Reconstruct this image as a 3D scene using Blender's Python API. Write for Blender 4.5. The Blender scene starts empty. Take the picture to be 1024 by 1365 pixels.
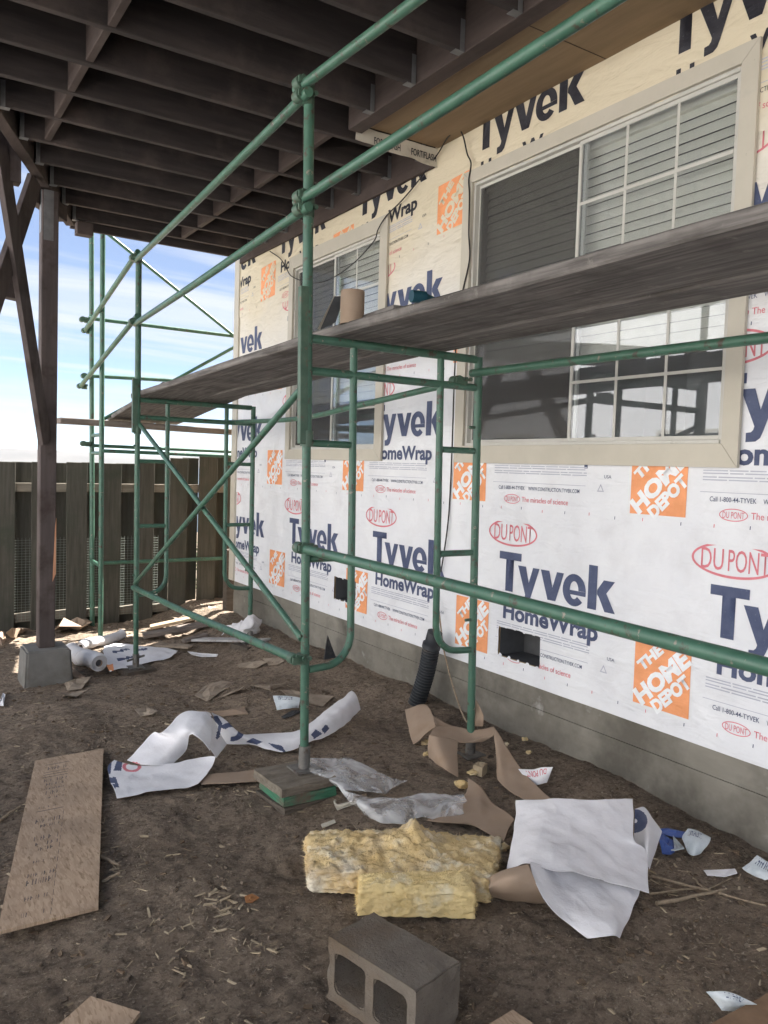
import bpy, bmesh, math, random, bisect
import numpy as np
from mathutils import Vector, Matrix, noise as mnoise, geometry as mgeo
random.seed(7); rng = np.random.default_rng(7)
SC = bpy.context.scene
COL = SC.collection
# ------------------------------------------------------------------ camera
CX, CY, FPX = 512.0, 682.5, 1071.76
YAW, PITCH, ROLL, HCAM = .572584, -.0553388, .0316135, 1.5
fw = Vector((math.sin(YAW)*math.cos(PITCH), math.cos(YAW)*math.cos(PITCH), math.sin(PITCH)))
r0 = Vector((math.cos(YAW), -math.sin(YAW), 0)); u0 = r0.cross(fw)
rt = math.cos(ROLL)*r0 + math.sin(ROLL)*u0
up = -math.sin(ROLL)*r0 + math.cos(ROLL)*u0
CAMP = Vector((0, 0, HCAM))
cd = bpy.data.cameras.new('camera'); cam = bpy.data.objects.new('camera', cd); COL.objects.link(cam)
m = Matrix((rt, up, -fw)).transposed().to_4x4(); m.translation = CAMP
cam.matrix_world = m
cd.sensor_fit = 'HORIZONTAL'; cd.sensor_width = 36.0; cd.lens = FPX/1024*36.0
cd.clip_start = .05; cd.clip_end = 20000
SC.camera = cam
# ------------------------------------------------------------------ light
SUN_EL, SUN_AZ = math.radians(50), math.radians(70)      # azimuth from +Y towards +X
W = bpy.data.worlds.new('World'); SC.world = W; W.use_nodes = True
wn = W.node_tree; wn.nodes.clear()
def wnode(t, **k):
    n = wn.nodes.new(t)
    for a, b in k.items(): setattr(n, a, b)
    return n
sky = wnode('ShaderNodeTexSky', sky_type='NISHITA'); sky.sun_disc = False
sky.sun_elevation = SUN_EL; sky.sun_rotation = -SUN_AZ
sky.air_density = .48; sky.dust_density = .0; sky.ozone_density = 1.6; sky.altitude = 50
bg = wnode('ShaderNodeBackground'); bg.inputs['Strength'].default_value = .05
wo = wnode('ShaderNodeOutputWorld')
tc = wnode('ShaderNodeTexCoord')
sep = wnode('ShaderNodeSeparateXYZ'); wn.links.new(tc.outputs['Generated'], sep.inputs[0])
add = wnode('ShaderNodeMath', operation='ADD'); add.inputs[1].default_value = .12
wn.links.new(sep.outputs[2], add.inputs[0])
mx = wnode('ShaderNodeMath', operation='MAXIMUM'); mx.inputs[1].default_value = .06
wn.links.new(add.outputs[0], mx.inputs[0])
dx = wnode('ShaderNodeMath', operation='DIVIDE'); wn.links.new(sep.outputs[0], dx.inputs[0]); wn.links.new(mx.outputs[0], dx.inputs[1])
dy = wnode('ShaderNodeMath', operation='DIVIDE'); wn.links.new(sep.outputs[1], dy.inputs[0]); wn.links.new(mx.outputs[0], dy.inputs[1])
cmb = wnode('ShaderNodeCombineXYZ'); wn.links.new(dx.outputs[0], cmb.inputs[0]); wn.links.new(dy.outputs[0], cmb.inputs[1])
mp = wnode('ShaderNodeMapping'); mp.inputs['Scale'].default_value = (.30, 1.9, 1); mp.inputs['Rotation'].default_value = (0, 0, .35)
wn.links.new(cmb.outputs[0], mp.inputs[0])
cn = wnode('ShaderNodeTexNoise'); cn.inputs['Scale'].default_value = 1.1; cn.inputs['Detail'].default_value = 7; cn.inputs['Roughness'].default_value = .55; cn.inputs['Distortion'].default_value = .6
wn.links.new(mp.outputs[0], cn.inputs['Vector'])
cr = wnode('ShaderNodeValToRGB'); cr.color_ramp.elements[0].position = .43; cr.color_ramp.elements[1].position = .61
cr.color_ramp.elements[1].color = (.85, .85, .85, 1); cr.color_ramp.elements[0].color = (.22, .22, .22, 1)
wn.links.new(cn.outputs[0], cr.inputs[0])
cmix = wnode('ShaderNodeMixRGB'); cmix.inputs[2].default_value = (3.75, 3.95, 4.3, 1)
wn.links.new(cr.outputs[0], cmix.inputs[0]); wn.links.new(sky.outputs[0], cmix.inputs[1])
wn.links.new(cmix.outputs[0], bg.inputs[0]); wn.links.new(bg.outputs[0], wo.inputs[0])
sd = bpy.data.lights.new('sun', 'SUN'); sd.energy = 5.0; sd.angle = math.radians(.53); sd.color = (1, .965, .91)
so = bpy.data.objects.new('sun', sd); COL.objects.link(so)
sdir = Vector((math.cos(SUN_EL)*math.sin(SUN_AZ), math.cos(SUN_EL)*math.cos(SUN_AZ), math.sin(SUN_EL)))
so.rotation_euler = (-sdir).to_track_quat('-Z', 'Y').to_euler(); so.location = (0, 5, 20)
SC.view_settings.view_transform = 'Standard'; SC.view_settings.look = 'None'
SC.view_settings.exposure = 2.35; SC.view_settings.gamma = 1.0; SC.view_settings.use_curve_mapping = False
SC.render.engine = 'CYCLES'
SC.cycles.use_denoising = True
SC.cycles.max_bounces = 10; SC.cycles.diffuse_bounces = 5; SC.cycles.transparent_max_bounces = 24
SC.cycles.sample_clamp_indirect = 6
# ------------------------------------------------------------------ helpers: photograph -> world
def ray(x, y): return fw + rt*((x-CX)/FPX) - up*((y-CY)/FPX)
AX = {'x': 0, 'y': 1, 'z': 2}
def P(px, py, ax, v):
    d = ray(px, py); a = AX[ax]
    return CAMP + d*((v-CAMP[a])/d[a])
def sstep(a, b, x):
    t = np.clip((np.asarray(x, float)-a)/(b-a), 0, 1); return t*t*(3-2*t)
def ground_base(x, y):
    x = np.asarray(x, float); y = np.asarray(y, float)
    z = -.17*sstep(4.6, 6.4, y)*(1-sstep(2.3, 2.95, x)*.75)
    z = z + .05*sstep(2.55, 3.05, x)*sstep(1.5, 2.6, y)
    z = z - .55*sstep(8.6, 12, y) - 6*sstep(11, 60, y) - 34*sstep(60, 400, y)
    return z
def G(px, py, h=0.0):
    z = 0.0
    for i in range(8):
        p = P(px, py, 'z', z+h); z = float(ground_base(p.x, p.y))
    return P(px, py, 'z', z+h)
def gz(x, y): return float(ground_base(x, y))
# ------------------------------------------------------------------ helpers: objects
def tag(o, label=None, cat=None, group=None, kind=None):
    if label: o['label'] = label
    if cat: o['category'] = cat
    if group: o['group'] = group
    if kind: o['kind'] = kind
    return o
def thing(name, label, cat, loc=(0, 0, 0), group=None, rot=None):
    o = bpy.data.objects.new(name, None); COL.objects.link(o); o.location = loc; o.empty_display_size = .1
    if rot: o.rotation_euler = rot
    return tag(o, label, cat, group)
class MB:
    """collects boxes, tubes and grids, then links them as one mesh object"""
    def __init__(s): s.v = []; s.f = []; s.mi = []; s.sm = []
    def add(s, vs, fs, mi=0, smooth=False):
        b = len(s.v); s.v += [tuple(v) for v in vs]
        for f in fs:
            s.f.append(tuple(b+i for i in f)); s.mi.append(mi); s.sm.append(smooth)
        return s
    def box(s, lo, hi, mi=0):
        x0, y0, z0 = lo; x1, y1, z1 = hi
        return s.add([(x0,y0,z0),(x1,y0,z0),(x1,y1,z0),(x0,y1,z0),(x0,y0,z1),(x1,y0,z1),(x1,y1,z1),(x0,y1,z1)],
                     [(0,3,2,1),(4,5,6,7),(0,1,5,4),(1,2,6,5),(2,3,7,6),(3,0,4,7)], mi)
    def bevbox(s, lo, hi, b=.004, mi=0):
        bm = bmesh.new(); bmesh.ops.create_cube(bm, size=1)
        c = [(l+h)/2 for l, h in zip(lo, hi)]; d = [h-l for l, h in zip(lo, hi)]
        for v in bm.verts: v.co = Vector((c[0]+v.co.x*d[0], c[1]+v.co.y*d[1], c[2]+v.co.z*d[2]))
        bmesh.ops.bevel(bm, geom=bm.edges[:], offset=b, segments=1, affect='EDGES', profile=.5)
        return s.bm(bm, mi)
    def bm(s, bm, mi=0, smooth=False):
        bm.verts.index_update()
        s.add([v.co[:] for v in bm.verts], [[v.index for v in f.verts] for f in bm.faces], mi, smooth); bm.free(); return s
    def bar(s, p0, p1, w, t, upv=(0, 0, 1), b=.0, mi=0):
        """board from p0 to p1 (centre line), w across, t along upv"""
        p0 = Vector(p0); p1 = Vector(p1); d = p1-p0; L = d.length; d.normalize()
        side = d.cross(Vector(upv)).normalized(); u = side.cross(d).normalized()
        bm = bmesh.new(); bmesh.ops.create_cube(bm, size=1)
        for v in bm.verts: v.co = Vector((v.co.x*L, v.co.y*w, v.co.z*t))
        if b: bmesh.ops.bevel(bm, geom=bm.edges[:], offset=b, segments=1, affect='EDGES', profile=.5)
        M = Matrix((d, side, u)).transposed()
        c = (p0+p1)/2
        for v in bm.verts: v.co = M @ v.co + c
        return s.bm(bm, mi)
    def tube(s, pts, r, seg=12, cap=True, mi=0):
        pts = [Vector(p) for p in pts]; n = len(pts); rings = []
        t = (pts[1]-pts[0]).normalized()
        a = t.cross(Vector((0, 0, 1))) if abs(t.z) < .9 else t.cross(Vector((1, 0, 0)))
        a.normalize(); vs = []
        for i, p in enumerate(pts):
            tn = ((pts[min(i+1, n-1)]-pts[max(i-1, 0)])).normalized()
            a = (a - tn*a.dot(tn)).normalized(); b = tn.cross(a)
            rr = r[i] if isinstance(r, (list, tuple)) else r
            vs += [p + (a*math.cos(2*math.pi*k/seg)+b*math.sin(2*math.pi*k/seg))*rr for k in range(seg)]
        fs = [(i*seg+k, i*seg+(k+1) % seg, (i+1)*seg+(k+1) % seg, (i+1)*seg+k) for i in range(n-1) for k in range(seg)]
        s.add(vs, fs, mi, True)
        if cap: s.add(vs[:seg], [tuple(range(seg))[::-1]], mi); s.add(vs[-seg:], [tuple(range(seg))], mi)
        return s
    def build(s, name, mat, parent=None, origin=None):
        me = bpy.data.meshes.new(name)
        v = np.array(s.v, float).reshape(-1, 3)
        if parent is not None:
            p = parent; 
            mw = Matrix.Identity(4); chain = []
            while p is not None: chain.append(p); p = p.parent
            for q in chain[::-1]: mw = mw @ Matrix.LocRotScale(q.location, q.rotation_euler, q.scale)
            if not s.__dict__.get('local'):
                iv = np.array(mw.inverted()); v = v @ iv[:3, :3].T + iv[:3, 3]
            loc = Vector((0, 0, 0))
            if origin == 'c':
                loc = Vector(v.mean(0)); v = v-np.array(loc)
        else:
            lo, hi = v.min(0), v.max(0)
            loc = Vector(((lo[0]+hi[0])/2, (lo[1]+hi[1])/2, lo[2])) if origin is None else Vector(origin)
            v = v-np.array(loc)
        me.from_pydata(v.tolist(), [], s.f); 
        mats = mat if isinstance(mat, (list, tuple)) else [mat]
        for mm in mats: me.materials.append(mm)
        me.polygons.foreach_set('material_index', s.mi); me.polygons.foreach_set('use_smooth', s.sm); me.update()
        o = bpy.data.objects.new(name, me); COL.objects.link(o); o.location = loc
        if parent is not None: o.parent = parent
        return o
def cat_rom(p, t):
    """p: (n,3) array, t in 0..n-1"""
    n = len(p); i = min(int(t), n-2); f = t-i
    p0, p1, p2, p3 = p[max(i-1, 0)], p[i], p[i+1], p[min(i+2, n-1)]
    return .5*((2*p1)+(-p0+p2)*f+(2*p0-5*p1+4*p2-p3)*f*f+(-p0+3*p1-3*p2+p3)*f**3)
def loft(rows, nu, nv, wr=0.0, ws=8.0, seed=0.0):
    """rows: list of equal length point lists; returns verts, quads and (s,t) of each quad"""
    R = np.array([[tuple(q) for q in r] for r in rows], float)
    A = np.array([[cat_rom(R[k], t) for t in np.linspace(0, R.shape[1]-1, nu)] for k in range(R.shape[0])])
    Bv = np.array([[cat_rom(A[:, j], t) for j in range(nu)] for t in np.linspace(0, R.shape[0]-1, nv)])
    V = Bv.reshape(-1, 3)
    if wr:
        for i in range(len(V)):
            q = Vector(V[i]*ws)+Vector((seed, seed, seed))
            V[i] += np.array([mnoise.noise(q), mnoise.noise(q+Vector((9, 3, 1))), mnoise.noise(q+Vector((4, 7, 2)))])*wr
            V[i][2] -= 1.1*wr*(abs(mnoise.noise(q*.55+Vector((2, 5, 8))))+.5*abs(mnoise.noise(q*1.3+Vector((3, 1, 8)))))-.4*wr
    F = []; ST = []
    for j in range(nv-1):
        for i in range(nu-1):
            F.append((j*nu+i, j*nu+i+1, (j+1)*nu+i+1, (j+1)*nu+i)); ST.append(((i+.5)/(nu-1), (j+.5)/(nv-1)))
    return V, F, ST
def curve_pts(pts, n=24):
    p = np.array([tuple(q) for q in pts], float)
    return [cat_rom(p, t) for t in np.linspace(0, len(p)-1, n)]
# ------------------------------------------------------------------ materials
def pm(name, c1, c2, scale=6., detail=6., rough=.75, bump=.2, bscale=60., stretch=(1, 1, 1), spot=None, spot_scale=3., spot_pos=(.55, .65),
       spec=.3, metal=0., rr=.0, coord='Object', lo=.35, hi=.65, rnd=True, trans=0., bdist=.004, spot2=None, spot2_scale=20., spot2_pos=(.62, .68)):
    mt = bpy.data.materials.new(name); mt.use_nodes = True
    nt = mt.node_tree; N = nt.nodes; L = nt.links; bs = N['Principled BSDF']
    t = N.new('ShaderNodeTexCoord'); vec = t.outputs[coord]
    if rnd:
        oi = N.new('ShaderNodeObjectInfo'); mu = N.new('ShaderNodeMath'); mu.operation = 'MULTIPLY'; mu.inputs[1].default_value = 37.
        L.new(oi.outputs['Random'], mu.inputs[0])
        va = N.new('ShaderNodeVectorMath'); va.operation = 'ADD'; L.new(vec, va.inputs[0]); L.new(mu.outputs[0], va.inputs[1]); vec = va.outputs[0]
    mp = N.new('ShaderNodeMapping'); mp.inputs['Scale'].default_value = stretch; L.new(vec, mp.inputs[0])
    def nz(sc, de, ro=.6, v=mp.outputs[0]):
        n = N.new('ShaderNodeTexNoise'); n.inputs['Scale'].default_value = sc; n.inputs['Detail'].default_value = de; n.inputs['Roughness'].default_value = ro
        L.new(v, n.inputs['Vector']); return n.outputs[0]
    def ramp(v, a, b):
        r = N.new('ShaderNodeMapRange'); r.inputs[1].default_value = a; r.inputs[2].default_value = b; L.new(v, r.inputs[0]); return r.outputs[0]
    n1 = nz(scale, detail)
    mix = N.new('ShaderNodeMixRGB'); mix.inputs[1].default_value = (*c1, 1); mix.inputs[2].default_value = (*c2, 1)
    L.new(ramp(n1, lo, hi), mix.inputs[0]); col = mix.outputs[0]
    for sp, ss, pp in ((spot, spot_scale, spot_pos), (spot2, spot2_scale, spot2_pos)):
        if sp:
            n2 = nz(ss, 5, .65, vec); mm = N.new('ShaderNodeMixRGB'); mm.inputs[2].default_value = (*sp, 1)
            L.new(ramp(n2, *pp), mm.inputs[0]); L.new(col, mm.inputs[1]); col = mm.outputs[0]
    L.new(col, bs.inputs['Base Color'])
    bs.inputs['Roughness'].default_value = rough; bs.inputs['Specular IOR Level'].default_value = spec; bs.inputs['Metallic'].default_value = metal
    if rr:
        r = N.new('ShaderNodeMapRange'); r.inputs[1].default_value = .3; r.inputs[2].default_value = .7; r.inputs[3].default_value = rough-rr; r.inputs[4].default_value = rough+rr
        L.new(nz(scale*2, 4), r.inputs[0]); L.new(r.outputs[0], bs.inputs['Roughness'])
    if bump:
        b = N.new('ShaderNodeBump'); b.inputs['Strength'].default_value = bump; b.inputs['Distance'].default_value = bdist
        L.new(nz(bscale, 6, .65), b.inputs['Height']); L.new(b.outputs[0], bs.inputs['Normal'])
    if trans: bs.inputs['Transmission Weight'].default_value = trans
    return mt
def flat_print(name, c, wear=.25):
    """ink on the wrap: same crinkle as the sheet beneath"""
    m_ = pm(name, c, tuple(min(1, v*1.15+.02) for v in c), scale=9, rough=.6, bump=0, spot=tuple(min(1, v*.7+.2) for v in c), spot_scale=90, spot_pos=(.62, .8), coord='Object', rnd=False)
    crinkle(m_); return m_
def crinkle(mt, s=1.0):
    nt = mt.node_tree; N = nt.nodes; L = nt.links; bs = N['Principled BSDF']
    ge = N.new('ShaderNodeNewGeometry')
    outs = []
    prev = None
    for sc, st, di, stretch in ((2.2, .7, .045, (1, 1, 1)), (8, .6, .016, (1, .45, 1.7)), (26, .4, .006, (1, 1, 1))):
        mp_ = N.new('ShaderNodeMapping'); mp_.inputs['Scale'].default_value = stretch; L.new(ge.outputs['Position'], mp_.inputs[0])
        n = N.new('ShaderNodeTexNoise'); n.inputs['Scale'].default_value = sc; n.inputs['Detail'].default_value = 3; n.inputs['Distortion'].default_value = .8; L.new(mp_.outputs[0], n.inputs['Vector'])
        b = N.new('ShaderNodeBump'); b.inputs['Strength'].default_value = st*s; b.inputs['Distance'].default_value = di; L.new(n.outputs[0], b.inputs['Height'])
        if prev: L.new(prev.outputs[0], b.inputs['Normal'])
        prev = b
    L.new(prev.outputs[0], bs.inputs['Normal'])
M = {}
M['wrap'] = pm('house_wrap', (.76, .77, .80), (.82, .83, .85), scale=3, rough=.55, bump=0, spot=(.70, .70, .72), spot_scale=4, spot_pos=(.5, .8), rnd=False); crinkle(M['wrap'])
def warm_light(mt, c):  # warm light painted into the upper wrap colour, growing with height
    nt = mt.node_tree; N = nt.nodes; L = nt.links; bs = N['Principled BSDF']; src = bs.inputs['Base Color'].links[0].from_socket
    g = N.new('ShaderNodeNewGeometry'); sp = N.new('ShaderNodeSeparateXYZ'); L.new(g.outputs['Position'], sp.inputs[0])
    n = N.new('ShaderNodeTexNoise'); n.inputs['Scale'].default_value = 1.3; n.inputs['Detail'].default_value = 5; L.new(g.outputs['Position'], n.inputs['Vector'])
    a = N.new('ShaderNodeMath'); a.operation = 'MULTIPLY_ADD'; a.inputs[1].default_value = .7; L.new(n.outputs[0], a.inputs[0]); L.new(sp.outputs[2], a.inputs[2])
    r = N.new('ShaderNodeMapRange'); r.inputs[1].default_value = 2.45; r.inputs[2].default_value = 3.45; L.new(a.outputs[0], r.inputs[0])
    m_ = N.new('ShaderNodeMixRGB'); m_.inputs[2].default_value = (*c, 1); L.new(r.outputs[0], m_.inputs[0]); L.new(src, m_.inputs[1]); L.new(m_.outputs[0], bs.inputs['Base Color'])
for k_ in ('wrap_warm',): 
    M[k_] = pm('warm_lit_house_wrap', (.76, .77, .80), (.82, .83, .85), scale=3, rough=.55, bump=0, spot=(.70, .70, .72), spot_scale=4, spot_pos=(.5, .8), rnd=False); crinkle(M[k_], 1.2); warm_light(M[k_], (.70, .62, .46))
M['navy'] = flat_print('navy_ink', (.066, .083, .155))
M['black'] = flat_print('black_ink', (.022, .022, .030))
M['orange'] = flat_print('orange_ink', (.80, .33, .145))
M['red'] = flat_print('red_ink', (.62, .19, .22))
M['grey'] = flat_print('grey_ink', (.42, .43, .50))
M['white_ink'] = flat_print('unprinted_letter', (.79, .80, .82))
M['white_ink_warm'] = flat_print('unprinted_letter_warm_lit', (.79, .80, .82)); warm_light(M['white_ink_warm'], (.70, .62, .46))  # letters take the same painted warm light as the upper wrap
M['sheath'] = pm('sheathing_board', (.30, .21, .12), (.42, .30, .18), scale=14, rough=.85)
M['trim'] = pm('painted_trim', (0.515, 0.479, 0.399), (0.558, 0.516, 0.433), scale=5, rough=.5, bump=.08, bscale=30, stretch=(3, 1, 1), spot=(.50, .47, .40), spot_scale=6, spot_pos=(.62, .78), spot2=(.22, .19, .15), spot2_scale=34, spot2_pos=(.70, .76))
M['vinyl'] = pm('window_vinyl', (0.528, 0.515, 0.466), (0.581, 0.563, 0.515), scale=8, rough=.4, bump=.03, spot=(.40, .37, .31), spot_scale=14, spot_pos=(.62, .8))
M['blind'] = pm('blind_slat', (0.755, 0.719, 0.612), (0.796, 0.758, 0.648), scale=4, rough=.5, bump=.02)
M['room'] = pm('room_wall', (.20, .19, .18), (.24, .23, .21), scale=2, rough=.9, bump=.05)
M['concrete'] = pm('foundation_concrete', (.195, .18, .15), (.285, .268, .23), scale=2.2, detail=9, rough=.9, bump=.35, bscale=25, spot=(.12, .11, .092), spot_scale=1.9, spot_pos=(.44, .66), spot2=(.36, .35, .32), spot2_scale=5, spot2_pos=(.62, .75), stretch=(1, .5, 1.6), bdist=.006)
M['pier'] = pm('pier_concrete', (0.158, 0.154, 0.143), (0.225, 0.217, 0.203), scale=5, detail=8, rough=.92, bump=.4, bscale=50, spot=(.14, .13, .11), spot_scale=4, spot_pos=(.5, .75))
M['block'] = pm('block_concrete', (0.140, 0.118, 0.095), (0.193, 0.165, 0.135), scale=11, detail=9, rough=.95, bump=1., bscale=95, spot=(.150, .112, .078), spot_scale=4, spot_pos=(.42, .66), bdist=.006, spot2=(.09, .08, .07), spot2_scale=60, spot2_pos=(.62, .68))
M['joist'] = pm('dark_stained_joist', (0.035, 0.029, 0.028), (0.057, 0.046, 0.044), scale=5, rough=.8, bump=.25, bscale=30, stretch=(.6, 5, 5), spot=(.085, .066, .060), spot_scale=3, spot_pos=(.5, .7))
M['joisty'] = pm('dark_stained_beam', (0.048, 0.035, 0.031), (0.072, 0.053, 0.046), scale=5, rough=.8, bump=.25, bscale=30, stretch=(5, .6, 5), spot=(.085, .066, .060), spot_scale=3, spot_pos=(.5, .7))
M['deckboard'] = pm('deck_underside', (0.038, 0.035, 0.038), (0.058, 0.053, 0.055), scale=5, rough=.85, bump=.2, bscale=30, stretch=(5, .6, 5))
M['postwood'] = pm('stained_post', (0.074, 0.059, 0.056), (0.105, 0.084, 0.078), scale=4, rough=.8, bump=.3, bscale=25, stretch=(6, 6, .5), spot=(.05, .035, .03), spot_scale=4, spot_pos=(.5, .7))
M['sunedge'] = pm('sunlit_edge_wood', (.50, .24, .13), (.60, .32, .19), scale=10, rough=.8, bump=.4, stretch=(6, 6, .6))  # bright tone that paints sunlight on the post edge
M['plank'] = pm('weathered_plank', (0.088, 0.080, 0.074), (0.230, 0.210, 0.194), scale=6, detail=9, rough=.85, bump=.55, bscale=24, stretch=(8, .45, 8), spot=(.070, .060, .052), spot_scale=3, spot_pos=(.5, .75), spot2=(.28, .26, .235), spot2_scale=11, spot2_pos=(.62, .76))
M['plankx'] = pm('weathered_plank_across', (.17, .14, .12), (.25, .21, .18), scale=6, detail=9, rough=.85, bump=.5, bscale=18, stretch=(.45, 7, 7), spot=(.10, .08, .07), spot_scale=3, spot_pos=(.5, .75))
M['green'] = pm('green_scaffold_paint', (0.047, 0.119, 0.081), (0.067, 0.158, 0.108), scale=14, rough=.42, bump=.12, bscale=120, spec=.5, rr=.12, spot=(.075, .06, .045), spot_scale=21, spot_pos=(.575, .66), spot2=(.25, .22, .18), spot2_scale=30, spot2_pos=(.635, .69), bdist=.002)
M['greendark'] = pm('worn_green_steel', (.05, .105, .07), (.085, .14, .10), scale=18, rough=.5, bump=.2, bscale=90, spec=.5, spot=(.13, .10, .075), spot_scale=30, spot_pos=(.58, .68), bdist=.002)
M['steel'] = pm('dull_steel', (.16, .155, .145), (.24, .23, .215), scale=20, rough=.55, metal=.6, bump=.1, spot=(.12, .085, .06), spot_scale=22, spot_pos=(.55, .7))
M['galv'] = pm('galvanised_strap', (0.156, 0.156, 0.159), (0.204, 0.204, 0.207), scale=18, rough=.5, metal=.35, bump=.08)
M['soffit'] = pm('soffit_plywood', (0.208, 0.144, 0.084), (0.272, 0.192, 0.118), scale=3, detail=8, rough=.8, bump=.15, bscale=20, stretch=(5, .5, 1), spot=(.22, .15, .09), spot_scale=10, spot_pos=(.66, .74))
M['flash'] = pm('paper_flashing', (.52, .49, .42), (.60, .57, .50), scale=6, rough=.7, bump=.2, bscale=16, spot=(.32, .29, .24), spot_scale=7, spot_pos=(.58, .75))
M['fence'] = pm('weathered_fence_board', (0.058, 0.055, 0.044), (0.094, 0.088, 0.072), scale=5, detail=8, rough=.9, bump=.5, bscale=22, stretch=(7, 7, .5), spot=(.055, .06, .045), spot_scale=3, spot_pos=(.48, .7), spot2=(.04, .035, .03), spot2_scale=11, spot2_pos=(.70, .74))
M['fencex'] = pm('weathered_fence_rail', (.16, .14, .11), (.24, .21, .165), scale=5, detail=8, rough=.9, bump=.4, bscale=22, stretch=(.5, 7, 7))
M['wire'] = pm('hardware_cloth_wire', (.26, .29, .26), (.34, .37, .33), scale=30, rough=.5, metal=.4, bump=0)
M['dirt'] = None
M['osb'] = None
M['paper'] = pm('brown_kraft_paper', (0.325, 0.239, 0.172), (0.388, 0.292, 0.219), scale=5, rough=.75, bump=.25, bscale=14, spot=(.29, .20, .13), spot_scale=5, spot_pos=(.5, .75), spec=.25)
M['card'] = pm('dirty_cardboard', (0.279, 0.225, 0.170), (0.367, 0.302, 0.233), scale=9, rough=.85, bump=.3, bscale=30, spot=(.19, .14, .10), spot_scale=12, spot_pos=(.5, .68))
M['sheet'] = pm('white_wrap_sheet', (.76, .75, .77), (.82, .81, .83), scale=4, rough=.6, bump=.35, bscale=7, spot=(.73, .71, .72), spot_scale=6, spot_pos=(.55, .8), bdist=.02)
M['sheetdirty'] = pm('dirty_white_sheet', (.66, .65, .66), (.76, .75, .76), scale=6, rough=.6, bump=.35, bscale=14, spot=(.42, .36, .30), spot_scale=9, spot_pos=(.56, .72), bdist=.012)
M['batt'] = pm('yellow_glass_wool', (.66, .48, .23), (.78, .63, .37), scale=9, detail=9, rough=1., bump=.7, bscale=55, spot=(.50, .40, .28), spot_scale=5, spot_pos=(.50, .70), spot2=(.84, .78, .64), spot2_scale=9, spot2_pos=(.52, .70), bdist=.010, spec=.05)
M['drain'] = pm('black_corrugated_plastic', (0.026, 0.028, 0.032), (0.041, 0.044, 0.048), scale=8, rough=.5, bump=.1, spot=(.13, .11, .09), spot_scale=6, spot_pos=(.52, .75))
M['cord'] = pm('black_cord', (.02, .02, .02), (.035, .032, .03), scale=20, rough=.6, bump=.1)
M['rope'] = pm('dirty_rope', (.22, .17, .12), (.34, .27, .19), scale=60, rough=.9, bump=.3)
M['whitelabel'] = pm('label_paper', (.50, .56, .60), (.66, .70, .72), scale=16, rough=.6, bump=.3, bscale=40, spot=(.30, .30, .31), spot_scale=14, spot_pos=(.58, .7))
M['blue'] = pm('blue_plastic_film', (.05, .10, .32), (.09, .15, .42), scale=12, rough=.35, bump=.4, bscale=20)
M['teal'] = pm('teal_plastic', (0.010, 0.050, 0.070), (0.015, 0.070, 0.095), scale=12, rough=.4, bump=.05)
M['darkmetal'] = pm('dark_trowel', (.04, .042, .045), (.07, .072, .075), scale=14, rough=.55, bump=.1)
M['padwood'] = pm('old_pad_wood', (.16, .135, .105), (.25, .215, .17), scale=7, detail=9, rough=.9, bump=.8, bscale=26, stretch=(.8, 5, 5), spot=(.10, .08, .06), spot_scale=6, spot_pos=(.5, .7), bdist=.006)
M['paddark'] = pm('dark_pad_wood', (.075, .06, .048), (.12, .10, .08), scale=7, rough=.9, bump=.6, bscale=26, stretch=(.8, 5, 5))
M['chip'] = pm('pale_wood_chip', (.34, .265, .17), (.50, .41, .29), scale=9, rough=.85, bump=.2)
M['chipdark'] = pm('dark_bark_chip', (.105, .075, .05), (.19, .135, .09), scale=9, rough=.9, bump=.2)
M['stone'] = pm('earth_clod', (.13, .10, .075), (.21, .165, .125), scale=9, rough=.9, bump=.3)
M['leaf'] = pm('leaf', (.045, .075, .02), (.09, .13, .035), scale=6, rough=.7, bump=.1)
M['dryleaf'] = pm('dry_leaf', (.30, .13, .05), (.40, .19, .08), scale=8, rough=.8, bump=.2)
M['hill'] = pm('far_hill', (.075, .072, .070), (.10, .095, .09), scale=.004, rough=1., bump=0, rnd=False)
M['sea'] = pm('bay_water', (.02, .04, .06), (.03, .05, .07), scale=.01, rough=.25, bump=0, rnd=False)
M['batt_clean_lit'] = pm('clean_lit_glass_wool', (.74, .57, .27), (.82, .66, .36), scale=10, detail=9, rough=1., bump=.6, bscale=60, spot=(.84, .76, .56), spot_scale=6, spot_pos=(.55, .72), bdist=.008, spec=.05)  # paler wool colour also paints in the lighter shading of the small batt
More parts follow.
